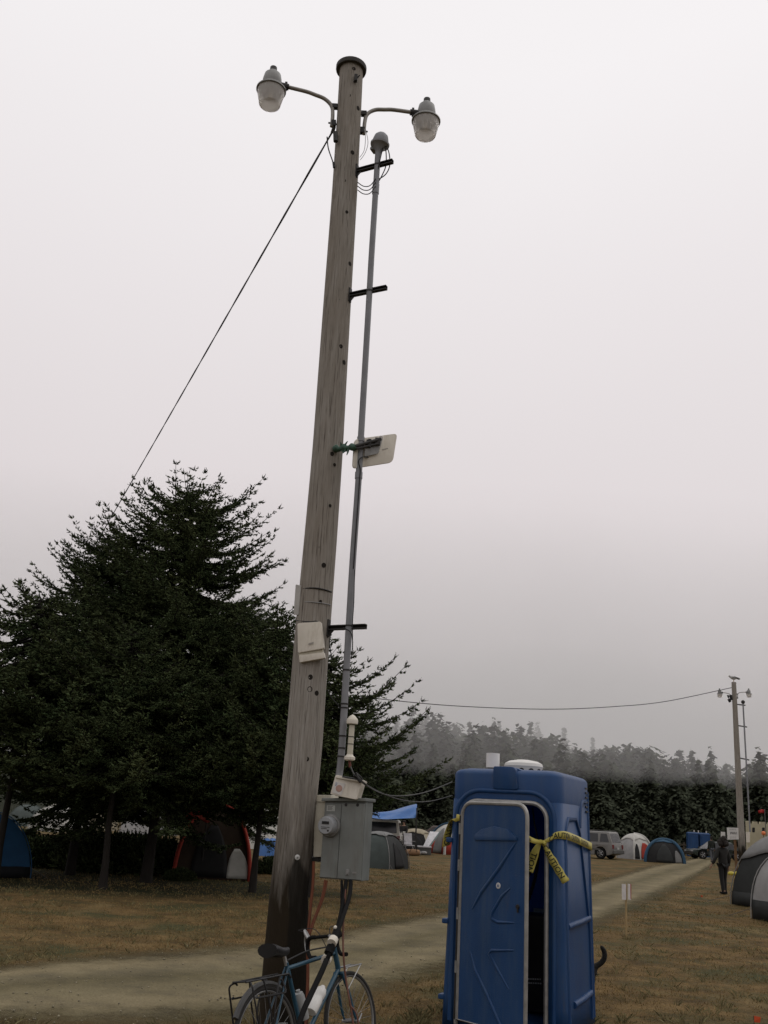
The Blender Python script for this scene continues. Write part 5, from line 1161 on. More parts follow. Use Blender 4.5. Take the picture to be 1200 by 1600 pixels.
# power pole with a crossarm up in the fog
xp = at(732.5, 1166, 150); xz = zg(xp.x, 150); xo = thing('power_pole', 'faint power pole with a crossarm on the foggy slope above the toilet', 'pole', (xp.x, 150, xz))
wood_d = MM('dark_wood', (.05, .042, .032), rough=.9)
mb = MB(); mb.tube([(xp.x, 150, xz - .2), xp], [.16, .11], 8); mb.build('pole_shaft', wood_d, xo)
mb = MB(); mb.box(xp - V(0, .15, .6), (1.35, .12, .14)); mb.build('crossarm', wood_d, xo)
for dx in (-.55, .55, 0): mb = MB(); q = xp + V(dx, -.12, -.55 if dx else 0); mb.lathe([(.06, 0), (.07, .1), (.05, .16), (.07, .2), (.02, .26)], 8, Matrix.Translation(q)); mb.build('insulator', wood_d, xo)

# ================================================================== TENTS
def tent(label, px, Y_, rz, a, b, h, mats, name='dome_tent', fly=None, door=None, skirt=None, skirt_h=.11, poles=None, bulge=.05, fly_t=.5, group=None, q=1.0, arch=None):
    p = at(px, 1300, Y_); th = thing(name, label, 'tent', (p.x, Y_, zg(p.x, Y_)), rz, group)
    C = [V(-a, -b, 0), V(a, -b, 0), V(a, b, 0), V(-a, b, 0)]
    def S(i, s, t, off=0.0):
        c, e = C[i], C[(i + 1) % 4]; B = c.lerp(e, s); bl = 1 - (bulge + .018 * math.sin(6 * s + 9 * t + i * 1.7)) * math.sin(math.pi * s) * math.sin(math.pi * min(t * 1.1, 1)); rad = math.cos(t * math.pi / 2) ** .85
        k = 1 + off / max(a, b); return V(B.x * rad * bl * k, B.y * rad * bl * k, h * math.sin(t * math.pi / 2) ** q + off * t + (.016 * math.sin(5 * s * math.pi + i) + .014 * math.sin(9 * s + 7 * t + 2 * i)) * math.sin(math.pi * t))
    t0 = .0
    for i in range(4):
        mb = MB(); mb.grid([[S(i, s / 8, t0 + (1 - t0) * t / 10) for s in range(9)] for t in range(11)]); mb.build('tent_panel', mats[i], th, world=False, smooth=60)
    if fly:
        for i in range(4):
            mb = MB(); mb.grid([[S(i, s / 8, (fly_t - .10 * math.sin(math.pi * s / 8) * 0 + .10 * math.sin(math.pi * s / 8)) * (1 - t / 8) + t / 8, .05) for s in range(9)] for t in range(9)]); mb.build('fly_panel', fly, th, world=False, smooth=60, solid=.004)
    if skirt:
        for i in range(4):
            mb = MB(); mb.grid([[S(i, s / 8, skirt_h * t / 2, .012) for s in range(9)] for t in range(3)]); mb.build('skirt', skirt, th, world=False, smooth=60, solid=.004)
    if door:
        for i, dm, s0, s1, tt in door:
            mb = MB(); mb.grid([[S(i, .5 + (s - 4) / 4 * (s1 - s0) / 2 * (1 - (k / 8) ** 3 * .75) + (s0 + s1) / 2 - .5, .02 + tt * k / 8, .03) for s in range(9)] for k in range(9)]); mb.build('tent_door', dm, th, world=False, smooth=60, solid=.004)
    pm = poles or dark_iron
    for i in range(2):
        pts = [S(i, 0, t / 14, .03) for t in range(15)] + [S(i + 2, 0, 1 - t / 14, .03) for t in range(1, 15)]; mb = MB(); mb.tube(pts, .014 if not arch else .02, 6); mb.build('tent_pole', pm, th, world=False, smooth=60)
    if arch:
        for i, am, wd in arch:
            mb = MB(); pts = [S(i, .0, t / 12, .05) for t in range(13)]; pts2 = [S(i, 1.0, 1 - t / 12, .05) for t in range(1, 13)]; mb.tube(pts + pts2, wd, 8); mb.build('arch_sleeve', am, th, world=False, smooth=60)
    for i in range(4):
        g_ = C[i] * 1.35; mb = MB(); mb.tube([C[i] * .98 + V(0, 0, .25), g_ + V(0, 0, .02)], .006, 4); mb.build('guy_line', MM('guy_cord', (.10, .095, .085)), th, world=False)
    return th
def cl(nm, c, c2=None): return MM(nm, c, c2, scale=2.5, rough=.75, spec=.15, bump=.4, bscale=5)
c_dark = cl('charcoal_nylon', (.035, .037, .036)); c_grey = cl('grey_nylon', (.20, .20, .195)); c_lgrey = cl('light_grey_nylon', (.34, .335, .33)); c_blue = cl('navy_blue_nylon', (.018, .065, .14))
c_mblue = cl('blue_nylon', (.035, .08, .13)); c_white = cl('white_nylon', (.52, .51, .47)); c_red = cl('red_nylon', (.32, .045, .03)); c_brown = cl('brown_nylon', (.045, .03, .02)); c_slate = cl('slate_green_nylon', (.075, .09, .085)); c_beige = cl('beige_nylon', (.33, .29, .21)); c_mesh = cl('dark_mesh', (.022, .022, .022))
tent('charcoal and grey dome tent at the right edge beside the road', 1252, 28.3, R_(20), 1.40, 1.35, 2.02, [c_dark, c_dark, c_dark, c_dark], fly=c_grey, fly_t=.40, door=[(0, c_dark, .25, .80, .62)], skirt=c_dark, poles=c_grey)
tent('light grey tent with a dark hem, nearest tent at the right edge', 1277, 23.6, R_(12), 1.05, 1.2, 1.75, [c_lgrey] * 4, skirt=c_dark, poles=c_lgrey, bulge=.02, q=.8, door=[(0, c_grey, .3, .7, .5)])
tent('dark blue dome tent cut off by the left edge of the photo', -26, 24.8, R_(30), 1.02, 1.02, 1.42, [c_blue] * 4, skirt=cl('black_nylon', (.012, .013, .015)), poles=c_blue)
tent('brown tent with red trim and a white corner beneath the spruces', 338, 28.3, R_(8), .95, 1.0, 1.85, [c_brown, c_brown, c_brown, c_brown], door=[(0, c_white, .70, .99, .26), (0, c_mesh, .2, .7, .5)], poles=c_red, arch=[(0, c_red, .055), (1, c_red, .05)], fly=c_brown, fly_t=.72)
rt = thing('red_flap', 'red awning flap lifted above the brown tent under the spruces', 'awning', at(300, 1275, 27.3)); mb = MB(); mb.grid([[at(284 + 44 * s / 6 , 1261 + 20 * t / 3 - 3 * math.sin(s) + (4 if t == 3 else 0) * math.sin(s * 1.3), 27.3 - .2 * t) for s in range(7)] for t in range(4)]); mb.build('flap_cloth', c_red, rt, smooth=60, solid=.01)
mb = MB(); p = at(287, 1262, 27.3); mb.tube([(p.x, 27.3, 0), p], .015, 6); p = at(325, 1262, 27.3); mb.tube([(p.x, 27.3, 0), p], .015, 6); mb.build('flap_pole', dark_iron, rt)
tent('grey and charcoal dome tent standing just behind the meter box', 594, 39.0, R_(-28), .88, .85, 1.28, [c_slate, c_dark, c_dark, c_slate], fly=c_grey, fly_t=.66, door=[(1, c_mesh, .3, .75, .5)], poles=c_grey)
tent('white dome tent with a red lower half, left of the blue toilet', 706, 60, R_(25), 1.0, 1.0, 1.72, [c_white, c_lgrey, c_white, c_white], skirt=c_red, skirt_h=.34, door=[(0, c_grey, .25, .75, .72), (3, c_grey, .3, .8, .62)], arch=[(0, c_white, .08), (3, c_mblue, .05)], poles=c_white)
tent('low beige tent with a black opening left of the leaning board', 650, 66, R_(-20), 1.05, 1.0, 1.25, [c_mesh, c_beige, c_beige, c_beige], fly=c_beige, fly_t=.52, door=[(0, c_mesh, .15, .9, .5)], poles=c_white)
tent('white dome tent with a red front panel behind the parked wagon', 991, 72, R_(28), .88, .88, 1.68, [c_white, c_white, c_white, c_lgrey], fly=c_white, fly_t=.5, door=[(0, c_red, .38, .98, .44), (0, c_mesh, .04, .3, .4)], poles=c_white, arch=[(0, c_white, .06)])
tent('blue dome tent with dark mesh door on a pale ground sheet', 1036, 68, R_(-14), 1.2, 1.15, 1.42, [c_mesh, c_mblue, c_mblue, c_mblue], door=[(0, c_dark, .28, .72, .55), (0, c_grey, .78, .95, .35)], fly=c_mblue, fly_t=.62, arch=[(0, c_mblue, .10)], poles=c_mblue)
gs = thing('ground_sheet', 'pale ground sheet showing in front of the blue dome tent', 'sheet', gnd(1035, 1331)); mb = MB(); mb.prism([gnd(1004, 1328, .03), gnd(1063, 1331.5, .03), gnd(1062, 1328, .03), gnd(1005, 1325, .03)], V(0, 0, -.02)); mb.build('sheet', c_white, gs)
for px, Yp, m_, h, lab in ((92, 62, c_white, 1.5, 'white tent seen through the gap between the left spruce trunks'), (146, 70, c_beige, 1.5, 'beige tent seen in the gap below the middle of the spruces'), (398, 52, c_white, 1.9, 'white tent glimpsed between the spruce trunk and the near pole'), (232, 66, c_lgrey, 1.6, 'pale tent far behind the trunks of the tallest spruce'), (40, 70, c_slate, 1.4, 'dull green tent far off beyond the blue tent on the left')):
    tent(lab, px, Yp, rng.random() * 3, 1.3, 1.3, h, [m_] * 4, poles=m_, door=[(0, c_grey, .3, .7, .5)])
# blue things glimpsed by the pole
bt = thing('blue_tarp', 'blue tarpaulin bundle low behind the trunk beside the near pole', 'tarp', at(425, 1338, 44)); q = at(425, 1330, 44); mb = MB(); mb.loft([[V(q.x + (.62 + .10 * math.sin(k * 2.3 + z * 5)) * w_ * math.cos(2 * math.pi * k / 14), 44 + .5 * w_ * math.sin(2 * math.pi * k / 14), z + .05 * math.sin(k * 1.9)) for k in range(14)] for z, w_ in ((0, 1.1), (.2, 1.0), (.45, .92), (.62, .7), (.70, .35))]); mb.build('tarp_bundle', MM('tarp_blue', (.05, .14, .36), (.04, .11, .28), scale=2, rough=.5, bump=.3, bscale=6), bt, smooth=60)

# ================================================================== VEHICLES
glass_d = MM('tinted_glass', (.025, .027, .03), rough=.12, spec=.5); tyre_b = black_rubber; red_l = MM('tail_light_red', (.16, .012, .012), rough=.3)
def car(name, label, loc, yaw, paint, L=4.6, Wd=1.78, H=1.76, kind='wagon', trim=None, group=None):
    th = thing(name, label, 'car' if kind != 'van' else 'van', loc, yaw, group); trim = trim or dark_iron
    x0, x1 = -L / 2, L / 2; hb = H * .56; wr = .36; gz = .24; rx, fx = x0 + .88, x1 - .86; hw = Wd / 2
    def arch(cx): return [(cx + (wr + .07) * math.cos(a), .36 + (wr + .07) * math.sin(a)) for a in [R_(180 - 22.5 * k) for k in range(9)]]
    side = [(x0 + .05, gz + .1), (rx - wr - .07, gz)] + arch(rx)[0:] + [(rx + wr + .07, gz), (fx - wr - .07, gz)] + arch(fx) + [(fx + wr + .07, gz), (x1 - .02, gz + .14), (x1, hb * .72), (x1 - .08, hb * .93), (x1 - 1.15, hb), (x0 + .04, hb + .02), (x0, hb * .7)]
    mb = MB(); mb.prism([V(x, hw, z) for x, z in side], V(0, -Wd, 0)); mb.build('body', paint, th, world=False, smooth=30, bevel=.03)
    if kind == 'van': g0, g1, t0, t1 = x0 + .02, x1 - .55, x0 + .12, x1 - 1.25
    elif kind == 'sedan': g0, g1, t0, t1 = x0 + .55, x1 - 1.15, x0 + 1.15, x1 - 1.95
    else: g0, g1, t0, t1 = x0 + .04, x1 - 1.25, x0 + .30, x1 - 1.95
    iw = hw - .14
    mb = MB(); mb.loft([[V(g0, hw - .03, hb), V(g1, hw - .03, hb), V(g1, -hw + .03, hb), V(g0, -hw + .03, hb)], [V(t0, iw, H - .04), V(t1, iw, H - .04), V(t1, -iw, H - .04), V(t0, -iw, H - .04)], [V(t0 + .12, iw - .1, H), V(t1 - .12, iw - .1, H), V(t1 - .12, -iw + .1, H), V(t0 + .12, -iw + .1, H)]]); mb.build('cabin', paint, th, world=False, smooth=25, bevel=.03)
    def side_g(s, t, sg, off): # s along 0..1, t up 0..1
        a = V(g0 + (g1 - g0) * s, hw - .03, hb); b = V(t0 + (t1 - t0) * s, iw, H - .04); p = a.lerp(b, t); return V(p.x, sg * (p.y + off), p.z)
    spans = [(.06, .27), (.31, .60), (.64, .93)]
    for sg in (-1, 1):
        for s0, s1 in spans:
            mb = MB(); q = rounded([side_g(s0, .14, sg, .012), side_g(s1, .14, sg, .012), side_g(s1 - (.02 if s1 < .9 else .05), .86, sg, .012), side_g(s0 + .02, .86, sg, .012)], .05, 3); mb.prism(q, V(0, -sg * .03, 0)); mb.build('window', glass_d, th, world=False)
        for x in (rx, fx):
            Mq = Matrix.Translation(V(x, sg * (hw - .10), .36)) @ Matrix.Rotation(R_(-90 * sg), 4, 'X'); mb = MB(Mq); mb.lathe([(.2, -.10), (wr - .03, -.10), (wr, -.07), (wr, .07), (wr - .03, .10), (.22, .10), (.2, .07)], 24); wl = mb.build('wheel', tyre_b, th, world=False, smooth=45)
            mb = MB(Mq); mb.lathe([(.225, .03), (.225, .085), (.20, .09), (.19, .06), (.001, .07)], 20)
            for k in range(5):
                a = 2 * math.pi * k / 5; mb.tube([(.03 * math.cos(a), .03 * math.sin(a), .085), (.2 * math.cos(a), .2 * math.sin(a), .082)], .028, 5)
            mb.build('rim', chrome, wl, world=False, smooth=40)
        mb = MB(); mb.box((g1 - .15, sg * (hw + .07), hb + .10), (.10, .16, .13)); mb.build('mirror', paint, th, world=False, bevel=.02)
        mb = MB(); mb.box((x0 + .03, sg * (hw - .11), hb * .82), (.10, .20, .26)); mb.build('tail_light', red_l, th, world=False, bevel=.01)
        mb = MB(); mb.box((x1 - .05, sg * (hw - .22), hb * .74), (.10, .32, .14)); mb.build('headlight', MM('headlight_glass', (.5, .5, .5), rough=.2), th, world=False, bevel=.01)
        mb = MB(); mb.box((-.1, sg * (hw + .004), hb * .62), (L * .55, .02, .10)); mb.build('side_moulding', trim, th, world=False)
        mb = MB(); mb.box((g0 + (g1 - g0) * .33, sg * (hw + .008), hb * .88), (.14, .03, .035)); mb.box((g0 + (g1 - g0) * .62, sg * (hw + .008), hb * .88), (.14, .03, .035)); mb.build('door_handle', trim, th, world=False)
        if kind == 'wagon':
            mb = MB(); mb.tube([(t0 + .15, sg * (iw - .06), H + .01), (t0 + .2, sg * (iw - .06), H + .06), (t1 - .2, sg * (iw - .06), H + .06), (t1 - .1, sg * (iw - .06), H + .01)], .018, 6); mb.build('roof_rail', trim, th, world=False)
    def endp(x_lo, x_hi, y, t): return V(x_lo + (x_hi - x_lo) * t, y * ((hw - .03) + (iw - hw + .03) * t), hb + (H - .04 - hb) * t)
    for a_, b_, o, nm in ((g0, t0, -.012, 'rear_window'), (g1, t1, .012, 'windscreen')):
        q = rounded([endp(a_, b_, -.84, .12) + V(o, 0, 0), endp(a_, b_, .84, .12) + V(o, 0, 0), endp(a_, b_, .84, .88) + V(o, 0, 0), endp(a_, b_, -.84, .88) + V(o, 0, 0)], .07, 3); mb = MB(); mb.prism(q, V(-o * 2, 0, 0)); mb.build(nm, glass_d, th, world=False)
    for x in (x0 - .03, x1 + .03): mb = MB(); mb.box((x, 0, .48), (.14, Wd * .98, .24)); mb.build('bumper', trim, th, world=False, bevel=.04)
    mb = MB(); mb.box((x0 - .015, 0, hb * .72), (.03, .34, .13)); mb.build('number_plate', MM('plate_white', (.5, .5, .48)), th, world=False)
    return th
silver = MM('pewter_paint', (.17, .165, .155), (.15, .145, .135), rough=.35, spec=.5); greytrim = MM('grey_trim', (.10, .098, .09), rough=.6)
fw = V(-.80, .60, 0); yaw_s = math.atan2(fw.y, fw.x); rwp = gnd(939, 1342); lf = V(-fw.y, fw.x, 0)
ctr = V(rwp.x, rwp.y, 0) + fw * (2.3 - .88) - lf * (.80)
car('sport_utility_wagon', 'pewter grey sport utility wagon parked on the grass right of the toilet', V(ctr.x, ctr.y, zg(ctr.x, ctr.y)), yaw_s, silver, trim=greytrim)
def cp(px, Y_): p = at(px, 1300, Y_); return V(p.x, Y_, zg(p.x, Y_))
car('parked_car', 'dark green car parked far off in front of the small blue toilets', cp(1116, 84), R_(185), MM('dark_green_paint', (.018, .028, .024), rough=.3, spec=.5), kind='sedan', H=1.42)
car('parked_van', 'white van with grey rear window behind the charcoal dome tent', cp(602, 58), R_(86), MM('van_white', (.58, .57, .52), rough=.4), L=4.8, Wd=1.9, H=1.76, kind='van')
car('parked_van', 'pale van far off between the left spruce trunks', cp(112, 84), R_(170), MM('van_white', (.58, .57, .52)), L=4.9, Wd=1.9, H=1.95, kind='van')
car('parked_car', 'brownish car far behind the leaning board and white tent', cp(682, 82), R_(178), MM('brown_paint', (.085, .06, .05), rough=.35), kind='sedan', H=1.45)

# ---- small blue toilets far off
def far_toilet(loc):
    th = thing('portable_toilet', '', 'portable toilet', loc, R_(-8), 'small blue toilets far down the road')
    mb = MB(); mb.loft([[V(a * hw_, b * hw_, z) for a, b in ((-1, -1), (1, -1), (1, 1), (-1, 1))] for z, hw_ in ((0, .58), (2.1, .54))]); mb.build('shell', plast, th, world=False, bevel=.05)
    mb = MB(); mb.loft([[V(a * hw_, b * hw_, z) for a, b in ((-1, -1), (1, -1), (1, 1), (-1, 1))] for z, hw_ in ((2.1, .57), (2.2, .55), (2.3, .40))]); mb.build('roof', plast, th, world=False, bevel=.02)
    mb = MB(); mb.box((0, -.575, 1.05), (.72, .05, 1.85)); mb.build('door', plast_door, th, world=False, bevel=.01)
    mb = MB(); mb.tube([(.3, .3, 2.1), (.3, .3, 2.5)], .06, 8); mb.build('vent_pipe', white_plastic, th, world=False)
    return th
f0 = None
for k, (px, lab) in enumerate(((1081, 'leftmost of three small blue toilets far down the road'), (1090.5, 'middle one of three small blue toilets far down the road'), (1100, 'rightmost of three small blue toilets far down the road'))):
    if f0 is None: c = f0 = far_toilet(cp(px, 92))
    else: c = copy_tree(f0)
    c.location = cp(px, 92) + V(0, .5 * (k == 1), 0); c['label'] = lab; c.scale = (.82, .82, .92)

# ---- rail fence in front of the trees
wood_f = MM('grey_brown_fence_wood', (.085, .07, .05), (.05, .04, .03), scale=3, rough=.9)
fe = thing('rail_fence', 'weathered wooden rail fence along the foot of the forest', 'fence', cp(850, 94.5))
fpx = [540 + 24 * k for k in range(27)]
pts = [cp(p, 94.5 + .4 * math.sin(p)) for p in fpx]
for p in pts: mb = MB(); mb.box(p + V(0, 0, .5), (.13, .13, 1.3)); mb.build('fence_post', wood_f, fe)
for a, b in zip(pts, pts[1:]):
    for z in (.30, .62, .95): mb = MB(); d = b - a; mb.prism([a + V(0, -.08 + s1 * .025, z + s2 * .08 + .02 * math.sin(a.x)) for s1, s2 in ((-1, -1), (1, -1), (1, 1), (-1, 1))], d); mb.build('fence_rail', wood_f, fe)

# ================================================================== CAMP THINGS IN THE MIDDLE
tb = MM('tarp_blue', (.05, .14, .36)); tp = thing('tarp_canopy', 'bright blue tarp slung sagging over the camp behind the meter box', 'tarp', cp(615, 55))
ed = [(573, 1268, 1278), (584, 1268, 1279), (598, 1268.5, 1279.5), (612, 1268, 1279), (626, 1264.5, 1280), (640, 1261, 1279), (652, 1257, 1277)]
mb = MB(); rows_ = []
for k in range(6):
    t = k / 5; rows_.append([at(x, y0 + (y1 - y0) * (1 - (1 - t) ** 1.6) + 1.5 * math.sin(i * 1.7 + k * 2), 55 - 1.0 * t + .30 * math.sin(i * 2.3 + k * 1.3)) for i, (x, y0, y1) in enumerate(ed)])
back = [at(x, y0 - 1 + 2 * math.sin(i), 58) for i, (x, y0, y1) in enumerate(ed)]
mb.grid([back] + rows_); mb.build('tarp_sheet', tb, tp, smooth=60, solid=.01, subsurf=1)
for px, Yp in ((576, 54.2), (651, 54.2), (574, 58), (652, 58)): mb = MB(); q = at(px, 1266 if px < 600 else 1262, Yp); mb.tube([(q.x, Yp, 0), q], .025, 6); mb.build('tarp_pole', dark_iron, tp)
# folding chair
ch = thing('camp_chair', 'white folding chair standing in front of the low beige tent', 'chair', cp(640, 57), R_(20)); wp = MM('chair_white', (.60, .59, .60), rough=.6)
mb = MB(); mb.box((0, .22, .78), (.5, .05, .62), Matrix.Rotation(R_(-14), 3, 'X')); mb.build('backrest', wp, ch, world=False, bevel=.02)
mb = MB(); mb.box((0, -.02, .44), (.5, .5, .05)); mb.build('seat', wp, ch, world=False, bevel=.02)
for sx_ in (-1, 1):
    for y0, y1 in ((-.25, .2), (.2, -.22)): mb = MB(); mb.tube([(sx_ * .25, y0, 0), (sx_ * .25, y1, .46)], .018, 6); mb.build('leg', wp, ch, world=False)
    mb = MB(); mb.box((sx_ * .27, -.02, .66), (.06, .46, .03)); mb.build('armrest', wp, ch, world=False)
wb = thing('leaning_board', 'long white board leaning against the white and red tent', 'board', cp(668, 58)); mb = MB(); mb.prism([at(659, 1327, 57), at(668, 1325, 57), at(686, 1300, 58.3), at(672, 1299, 58.3)], V(0, .06, 0)); mb.build('board', wp, wb)
mb = MB(); mb.prism([at(668, 1325, 57.1), at(671, 1325, 57.1), at(690, 1298, 58.3), at(687, 1299, 58.3)], V(0, .08, 0)); mb.build('board_edge', MM('green_grey_strip', (.12, .16, .15)), wb)
cb = thing('cooler_box', 'grey cooler box on the grass at the foot of the leaning board', 'cooler', cp(664, 56)); mb = MB(); mb.box((0, 0, .19), (.75, .4, .38)); mb.build('cooler_body', cl('grey_box', (.10, .10, .095)), cb, world=False, bevel=.03); mb = MB(); mb.box((0, 0, .42), (.78, .43, .07)); mb.build('cooler_lid', wp, cb, world=False, bevel=.02); mb = MB(); mb.tube([(-.36, -.22, .3), (-.36, -.26, .34), (.36, -.26, .34), (.36, -.22, .3)], .012, 6); mb.build('cooler_handle', dark_iron, cb, world=False)
bg_ = thing('duffel_bag', 'tan duffel bag lying on the grass below the white chair', 'bag', cp(646, 54), .2); mb = MB(); mb.loft([[V(x, r * math.cos(a), .17 + r * .9 * math.sin(a)) for a in [2 * math.pi * k / 12 for k in range(12)]] for x, r in ((-.40, .08), (-.36, .16), (0, .19), (.36, .16), (.40, .08))]); mb.build('bag_body', MM('tan_canvas', (.24, .14, .075), rough=.8), bg_, world=False, smooth=50); mb = MB(); mb.tube(smooth_path([(-.2, -.17, .2), (-.1, -.2, .38), (.1, -.2, .38), (.2, -.17, .2)], 4), .015, 6); mb.build('bag_strap', dark_iron, bg_, world=False)
hp = thing('clothes_heap', 'heap of pale clothes on the grass between white chair and cooler', 'clothes', cp(654, 55.5))
mb = MB()
for k in range(7): mb.ball((rng.gauss(0, .22), rng.gauss(0, .12), .08 + .05 * rng.random()), .13 + .06 * rng.random(), 6, (1.3, 1, .6))
mb.build('cloth_pile', MM('pale_cloth', (.36, .35, .33), (.2, .2, .2), scale=5, rough=.9), hp, world=False, smooth=80)
cs = thing('camp_stool', 'small red topped stool beside the dark dressed person under the tarp', 'stool', cp(621, 59)); mb = MB(); mb.box((0, 0, .42), (.34, .34, .10)); mb.build('seat', c_red, cs, world=False, bevel=.02)
for sx_ in (-1, 1):
    for sy_ in (-1, 1): mb = MB(); mb.tube([(sx_ * .15, sy_ * .15, 0), (sx_ * .14, sy_ * .14, .38)], .015, 6); mb.build('leg', dark_iron, cs, world=False)

# ================================================================== SIGNS AND MARKERS
post_w = MM('brown_post_wood', (.15, .085, .04), (.10, .055, .026), scale=4, rough=.85, stretch=(3, 3, .5)); sign_w = MM('sign_white', (.58, .57, .55), (.5, .49, .47), scale=5, rough=.6)
p = cp(1147.5, 53); sg_ = thing('sign_board', 'white sign on a brown wooden post beside the far pole', 'sign', p)
t = at(1146, 1296, 53); mb = MB(); mb.box((p.x, 53, (t.z - .1) / 2), (.11, .11, t.z + .1)); mb.build('post', post_w, sg_)
bq = [at(1136, 1293, 52.9), at(1153.5, 1293.5, 52.9), at(1154.5, 1311.5, 52.9), at(1137, 1312, 52.9)]
slab(bq, .03).build('board', sign_w, sg_)
def bqp(u, v): return bq[0].lerp(bq[1], u).lerp(bq[3].lerp(bq[2], u), v) - V(0, .006, 0)
ink = MM('sign_ink', (.16, .16, .16), rough=.7)
mb = MB()
for u0, u1, v0, v1 in [(.26, .30, .36, .56), (.26, .38, .36, .40), (.26, .38, .45, .49), (.36, .40, .36, .48), (.43, .46, .38, .56), (.52, .55, .38, .56), (.43, .55, .36, .40), (.43, .55, .46, .50), (.59, .62, .36, .56), (.59, .70, .36, .40), (.59, .70, .45, .49), (.67, .71, .49, .56), (.74, .77, .36, .56), (.77, .82, .44, .48), (.81, .85, .36, .43), (.81, .85, .49, .56)]: mb.prism([bqp(u0, v0), bqp(u1, v0), bqp(u1, v1), bqp(u0, v1)], V(0, -.002, 0))
for v in (.10, .17, .76, .86):
    for k in range(5): mb.prism([bqp(.2 + .12 * k, v), bqp(.28 + .12 * k - .02 * (k % 2), v), bqp(.28 + .12 * k - .02 * (k % 2), v + .025), bqp(.2 + .12 * k, v + .025)], V(0, -.002, 0))
mb.build('faded_lettering', ink, sg_)
p = cp(1130, 66); s2 = thing('sign_board', 'smaller blank white sign farther back than the other sign', 'sign', p); mb = MB(); q = at(1130, 1300, 66); mb.box((p.x, 66, q.z / 2), (.08, .08, q.z)); mb.build('post', post_w, s2); slab([at(1126.5, 1299.5, 65.9), at(1133, 1300, 65.9), at(1133, 1308, 65.9), at(1126.5, 1307.5, 65.9)], .03).build('board', sign_w, s2)
yb = thing('yellow_bag', 'crumpled yellow bag lying at the foot of the sign post', 'bag', cp(1148, 51.5)); mb = MB()
for k in range(6): mb.ball((rng.gauss(0, .12), rng.gauss(0, .10), .05 + .07 * rng.random()), .10 + .06 * rng.random(), 5, (1.5, 1, .6 + .4 * rng.random()))
mb.tube([(.1, 0, .15), (.22, 0, .42)], [.10, .02], 7); mb.build('bag_body', MM('yellow_plastic', (.50, .42, .06), (.36, .3, .04), scale=4, rough=.45), yb, world=False, smooth=70)
p = gnd(978.5, 1466); stk = thing('wooden_stake', 'thin wooden stake carrying two narrow white placards near the road edge', 'stake', V(p.x, p.y, 0)); tY = p.y; t = at(978, 1381, tY)
mb = MB(); ax_ = at(979, 1420, tY); mb.tube([(p.x, tY, -.1), (t.x, tY, t.z)], .018, 4); mb.build('stake_post', MM('raw_wood', (.36, .26, .13), (.27, .19, .09), scale=6, rough=.8), stk)
for x0_, x1_, dy in ((971.5, 977.8, .05), (981.5, 985.8, -.10)):
    slab([at(x0_, 1381, tY - .04), at(x1_, 1381.5, tY - .04 - dy), at(x1_ + .3, 1406, tY - .04 - dy), at(x0_ + .3, 1405.5, tY - .04)], .008).build('placard', MM('placard_white', (.66, .63, .61), rough=.6), stk)
slab([at(985.0, 1381, tY - .06), at(986.3, 1381.5, tY - .06), at(986.3, 1405, tY - .06), at(985.3, 1405, tY - .06)], .006).build('red_edge', c_red, stk)
for px, py, s, lab in ((1180, 1603, 1.0, 'orange marker flag in the grass at the bottom right corner'), (1095, 1402, .9, 'tiny orange marker flag in the grass left of the walking person')):
    p = gnd(px, py + (25 if s == 1 else 2)); fl = thing('marker_flag', lab, 'flag', V(p.x, p.y, 0), 0, 'orange marker flags'); hgt = .22 if s == 1 else .10; mb = MB(); mb.tube([(0, 0, -.05), (0, 0, hgt)], .003, 5); mb.build('flag_wire', dark_iron, fl, world=False); mb = MB(); mb.prism([V(0, 0, hgt), V(.07, .01, hgt - .01), V(.065, .02, hgt - .06), V(0, 0, hgt - .055)], V(0, .003, 0)); mb.build('flag_cloth', MM('orange_cloth', (.6, .09, .03), rough=.6), fl, world=False)
# castle front and red flag
cs_ = thing('castle_front', 'cream plywood castle front with battlements behind the grey tents', 'castle front', cp(1190, 62)); Yc = 62; cm = MM('cream_paint', (.42, .385, .27), (.36, .33, .23), scale=2, rough=.8)
top = [(1167, 1283), (1172, 1282.5), (1173.5, 1288), (1176.5, 1288), (1177.5, 1283.5), (1183.5, 1284), (1184, 1287.5), (1188, 1287.5), (1188.5, 1284), (1197, 1284.5), (1197.5, 1288), (1201, 1288), (1201.5, 1285), (1212, 1286), (1230, 1287)]
pl = [at(x, y, Yc) for x, y in top] + [at(1230, 1372, Yc), at(1170, 1369, Yc)]
mb = MB(); mb.prism(pl, V(0, .25, 0)); mb.build('wall', cm, cs_)
for x in (1177.5, 1193.0): mb = MB(); mb.prism(rounded([at(x - 2, 1300.5, Yc - .02), at(x + 2, 1300.5, Yc - .02), at(x + 2, 1293, Yc - .02), at(x - 2, 1293, Yc - .02)], .05, 3), V(0, .04, 0)); mb.build('window', black_plastic, cs_)
slab([at(1167, 1300, Yc - .4), at(1171.5, 1300, Yc - .4), at(1172, 1316, Yc - .4), at(1168, 1316, Yc - .4)], .2).build('buttress', white_plastic, cs_)
mb = MB(); mb.ball(at(1193, 1302, Yc - .5), .13, 8); ob_ = thing('orange_lantern', 'small orange lantern in front of the cream castle front', 'lantern', at(1193, 1302, Yc - .5)); mb.build('lantern_body', MM('lantern_orange', (.75, .22, .08), rough=.4), ob_, smooth=60)
mb = MB(); q = at(1193, 1302, Yc - .5); mb.tube([(q.x, Yc - .5, 0), q], .02, 6); mb.build('lantern_stand', dark_iron, ob_)
fg = thing('red_flag', 'red flag flying on a thin pole above the castle front', 'flag', cp(1195, 61.5)); q = at(1194.5, 1264, 61.5); mb = MB(); mb.tube([(q.x, 61.5, 0), q], .025, 6); mb.build('flag_pole', greytrim, fg)
